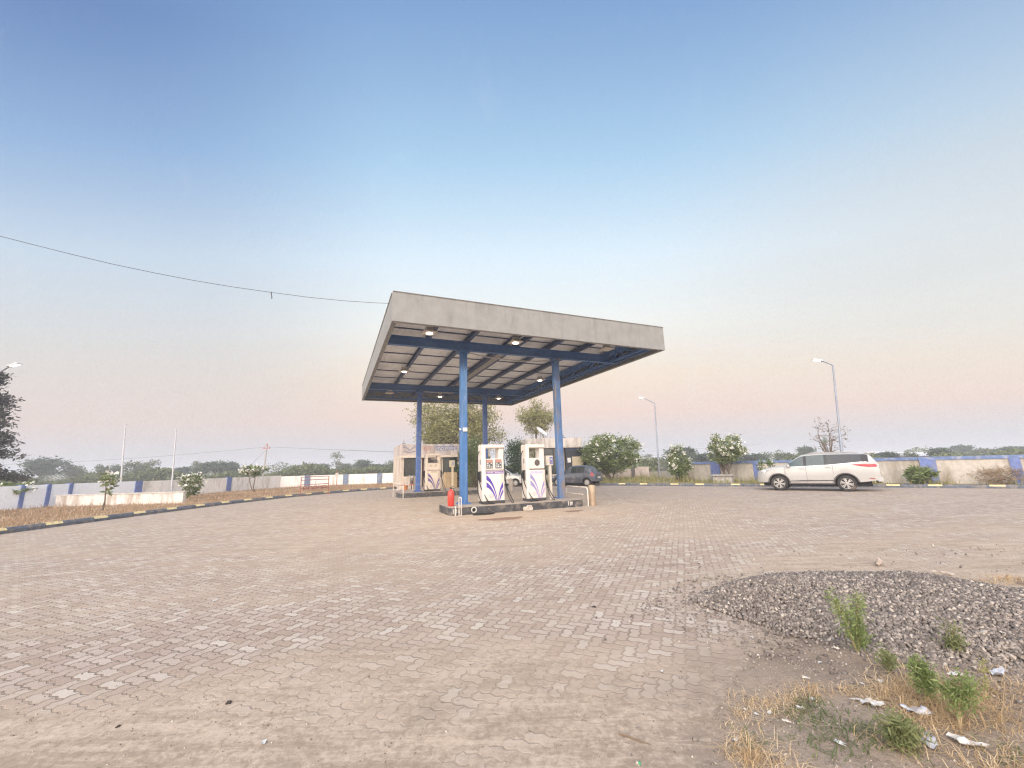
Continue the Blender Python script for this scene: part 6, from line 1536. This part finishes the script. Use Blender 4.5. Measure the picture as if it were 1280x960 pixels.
weed('single slender yellow green stalk right of the bushy weed', 1232, 872, [(1229, 822)], .03, 70, .018, Mleaf('weed_yellow', (.22, .24, .08), (.34, .34, .12), (.4, .38, .16)), 7, bare=.1)

# litter
pl_w = M('white_film', (.66, .65, .63), .5, var=.12, scale=14, dirt=(.42, .36, .29), damt=.45, dscale=18); pl_b = M('bluish_film', (.56, .58, .64), .45, var=.12, scale=14, dirt=(.40, .35, .29), damt=.4, dscale=18); pap = M('torn_paper', (.66, .60, .53), .9, var=.1)
def litter(label, px, py, w_, d_, rz, mat, seed, cat='litter', crumple=.3, name='plastic_scrap', zoff=.0):
    g = np.random.default_rng(seed); p = at(px, py, .02); p.z = ground_z(p.x, p.y) + .006; nx, ny = 9, 5
    X_, Y_ = np.meshgrid(np.linspace(-.5, .5, nx), np.linspace(-.5, .5, ny)); k = fbm(X_ * 6 + seed, Y_ * 6, seed, 3)
    edge = .12 * g.normal(0, 1, X_.shape); Xs = (X_ + edge * (np.abs(X_) > .4) + .06 * k) * w_; Ys = (Y_ * (1 - .5 * np.abs(X_) * g.uniform(.2, 1)) + edge * .6) * d_
    Zs_ = np.abs(k) * crumple * d_ + .004
    V = np.stack([Xs.ravel(), Ys.ravel(), Zs_.ravel()], 1); V2 = V - [0, 0, .002]; n = nx * ny; ii = np.arange(n).reshape(ny, nx); q = np.stack([ii[:-1, :-1].ravel(), ii[:-1, 1:].ravel(), ii[1:, 1:].ravel(), ii[1:, :-1].ravel()], 1)
    o = npmesh(name, np.concatenate([V, V2]), np.concatenate([q, q[:, ::-1] + n]), mat); o.location = p; o.rotation_euler = (0, 0, rz); return tag(o, label, cat, 'scraps of litter by the weeds')
litter('long flat white plastic scrap left of the weeds in the straw', 1087, 884, .13, .075, -.35, pl_w, 3, crumple=.25)
litter('crumpled bluish white scrap under the dense upright weed', 1147, 894, .14, .075, -.2, pl_b, 5, crumple=.5)
litter('tilted white cup shaped scrap nearest the lower right corner', 1210, 934, .13, .06, -.75, pl_w, 8, crumple=.45)
litter('white crumpled film at the foot of the heap near the right edge', 1250, 848, .13, .06, .3, pl_b, 9, crumple=.5)
litter('white scrap beside the low broad weed at the bottom', 1163, 936, .09, .07, .8, pl_b, 10, crumple=.6)
litter('small white scrap behind the bushy weed', 1194, 846, .10, .04, .1, pl_w, 12)
litter('white flake half hidden by straw left of the long flat scrap', 1000, 887, .03, .045, 1.1, pl_w, 13)
for k, (px, py, s_) in enumerate([(930, 888, .03), (962, 893, .035), (945, 895, .03), (1008, 851, .04), (1102, 856, .05), (1078, 858, .03), (985, 906, .04), (1015, 877, .04), (827, 837, .03), (1046, 815, .05), (940, 795, .035), (920, 926, .04), (1260, 820, .04), (1050, 934, .05), (1025, 830, .03), (1136, 862, .035), (1185, 880, .03), (910, 835, .02)]):
    o = litter('small pale scrap of paper among the straw and grit', px, py, s_, s_ * .6, k * .9, pap if k % 3 == 0 else pl_w, 20 + k, name='paper_scrap'); o['group'] = 'tiny pale scraps on the ground'
for k, (px, py, s_, lab) in enumerate([(503, 713, .06, 'lone small white scrap on the open paving below the red extinguisher'), (269, 749.5, .05, 'lone white scrap far out on the left paving'), (330, 925, .045, 'small white sliver on the dust at the bottom left'), (700, 646, .10, 'small white scrap on the sand before the front island')]):
    o = litter(lab, px, py, s_, s_ * .6, k * .9, pl_w, 50 + k, name='paper_scrap'); o['group'] = 'lone scraps on the paving'
# bits of dark clod and stones
def clod(label, px, py, s_, mat, seed, name='clod', cat='clod', grp='dark clods on the dusty paving'):
    g = np.random.default_rng(seed); p = at(px, py, 0); z = ground_z(p.x, p.y); import bmesh
    bm = bmesh.new(); bmesh.ops.create_icosphere(bm, subdivisions=2, radius=1)
    for v in bm.verts: v.co *= 1 + .25 * math.sin(v.co.x * 3.1 + seed) + .18 * math.sin(v.co.y * 4.3 + seed * 2) + g.normal(0, .06)
    me = bpy.data.meshes.new(name); bm.to_mesh(me); bm.free(); me.materials.append(mat); o = link(name, me); o.location = (p.x, p.y, z + s_ * .25); o.scale = (s_ * 1.3, s_ * .8, s_ * .55); o.rotation_euler = (0, 0, seed); return tag(o, label, cat, grp)
dk = M('dark_clod', (.06, .05, .042), .95, var=.3, bump=.5)
clod('dark clod on the dust nearer the bottom left corner', 147, 909, .013, dk, 1); clod('larger dark clod on the dust at bottom centre left', 286, 879, .019, dk, 2); clod('dark crumpled bit on the zigzag paving left of the gravel', 742, 759, .022, dk, 3)
rk = M('pale_rock', (.50, .43, .37), .9, var=.2, bump=.5)
clod('pinkish pale rock behind the middle of the gravel heap', 1099, 707, .085, M('pinkish_rock', (.46, .37, .31), .9, var=.25, bump=.5), 4, 'rock', 'rock', 'rocks round the gravel heap'); clod('rounded white rock behind the right part of the heap', 1185, 722, .055, rk, 5, 'rock', 'rock', 'rocks round the gravel heap'); clod('flat white rock just left of the rounded white rock', 1168, 719, .028, rk, 6, 'rock', 'rock', 'rocks round the gravel heap')
clod('grey rock by the dry tuft near the right edge', 1268, 750, .07, M('grey_rock', (.3, .29, .28), .9, var=.2, bump=.5), 7, 'rock', 'rock', 'rocks round the gravel heap')
tw = at(792, 926, 0); mb = MB(); mb.tube([(-.09, .03, .006), (-.03, .012, .012), (.03, -.004, .010), (.10, -.012, .006)], [.004, .005, .004, .002], 5); o = mb.build('twig', M('twig_brown', (.20, .14, .09), .9), None, True); o.location = tw; o.rotation_euler = (0, 0, -.35); tag(o, 'thin curved dry twig on the dust at bottom centre', 'twig')
gb = at(798, 955, 0); clod('tiny green bit of plastic at the bottom edge', 798, 954.5, .012, M('green_plastic', (.05, .32, .14), .4), 9, 'plastic_bit', 'litter', 'lone scraps on the paving')
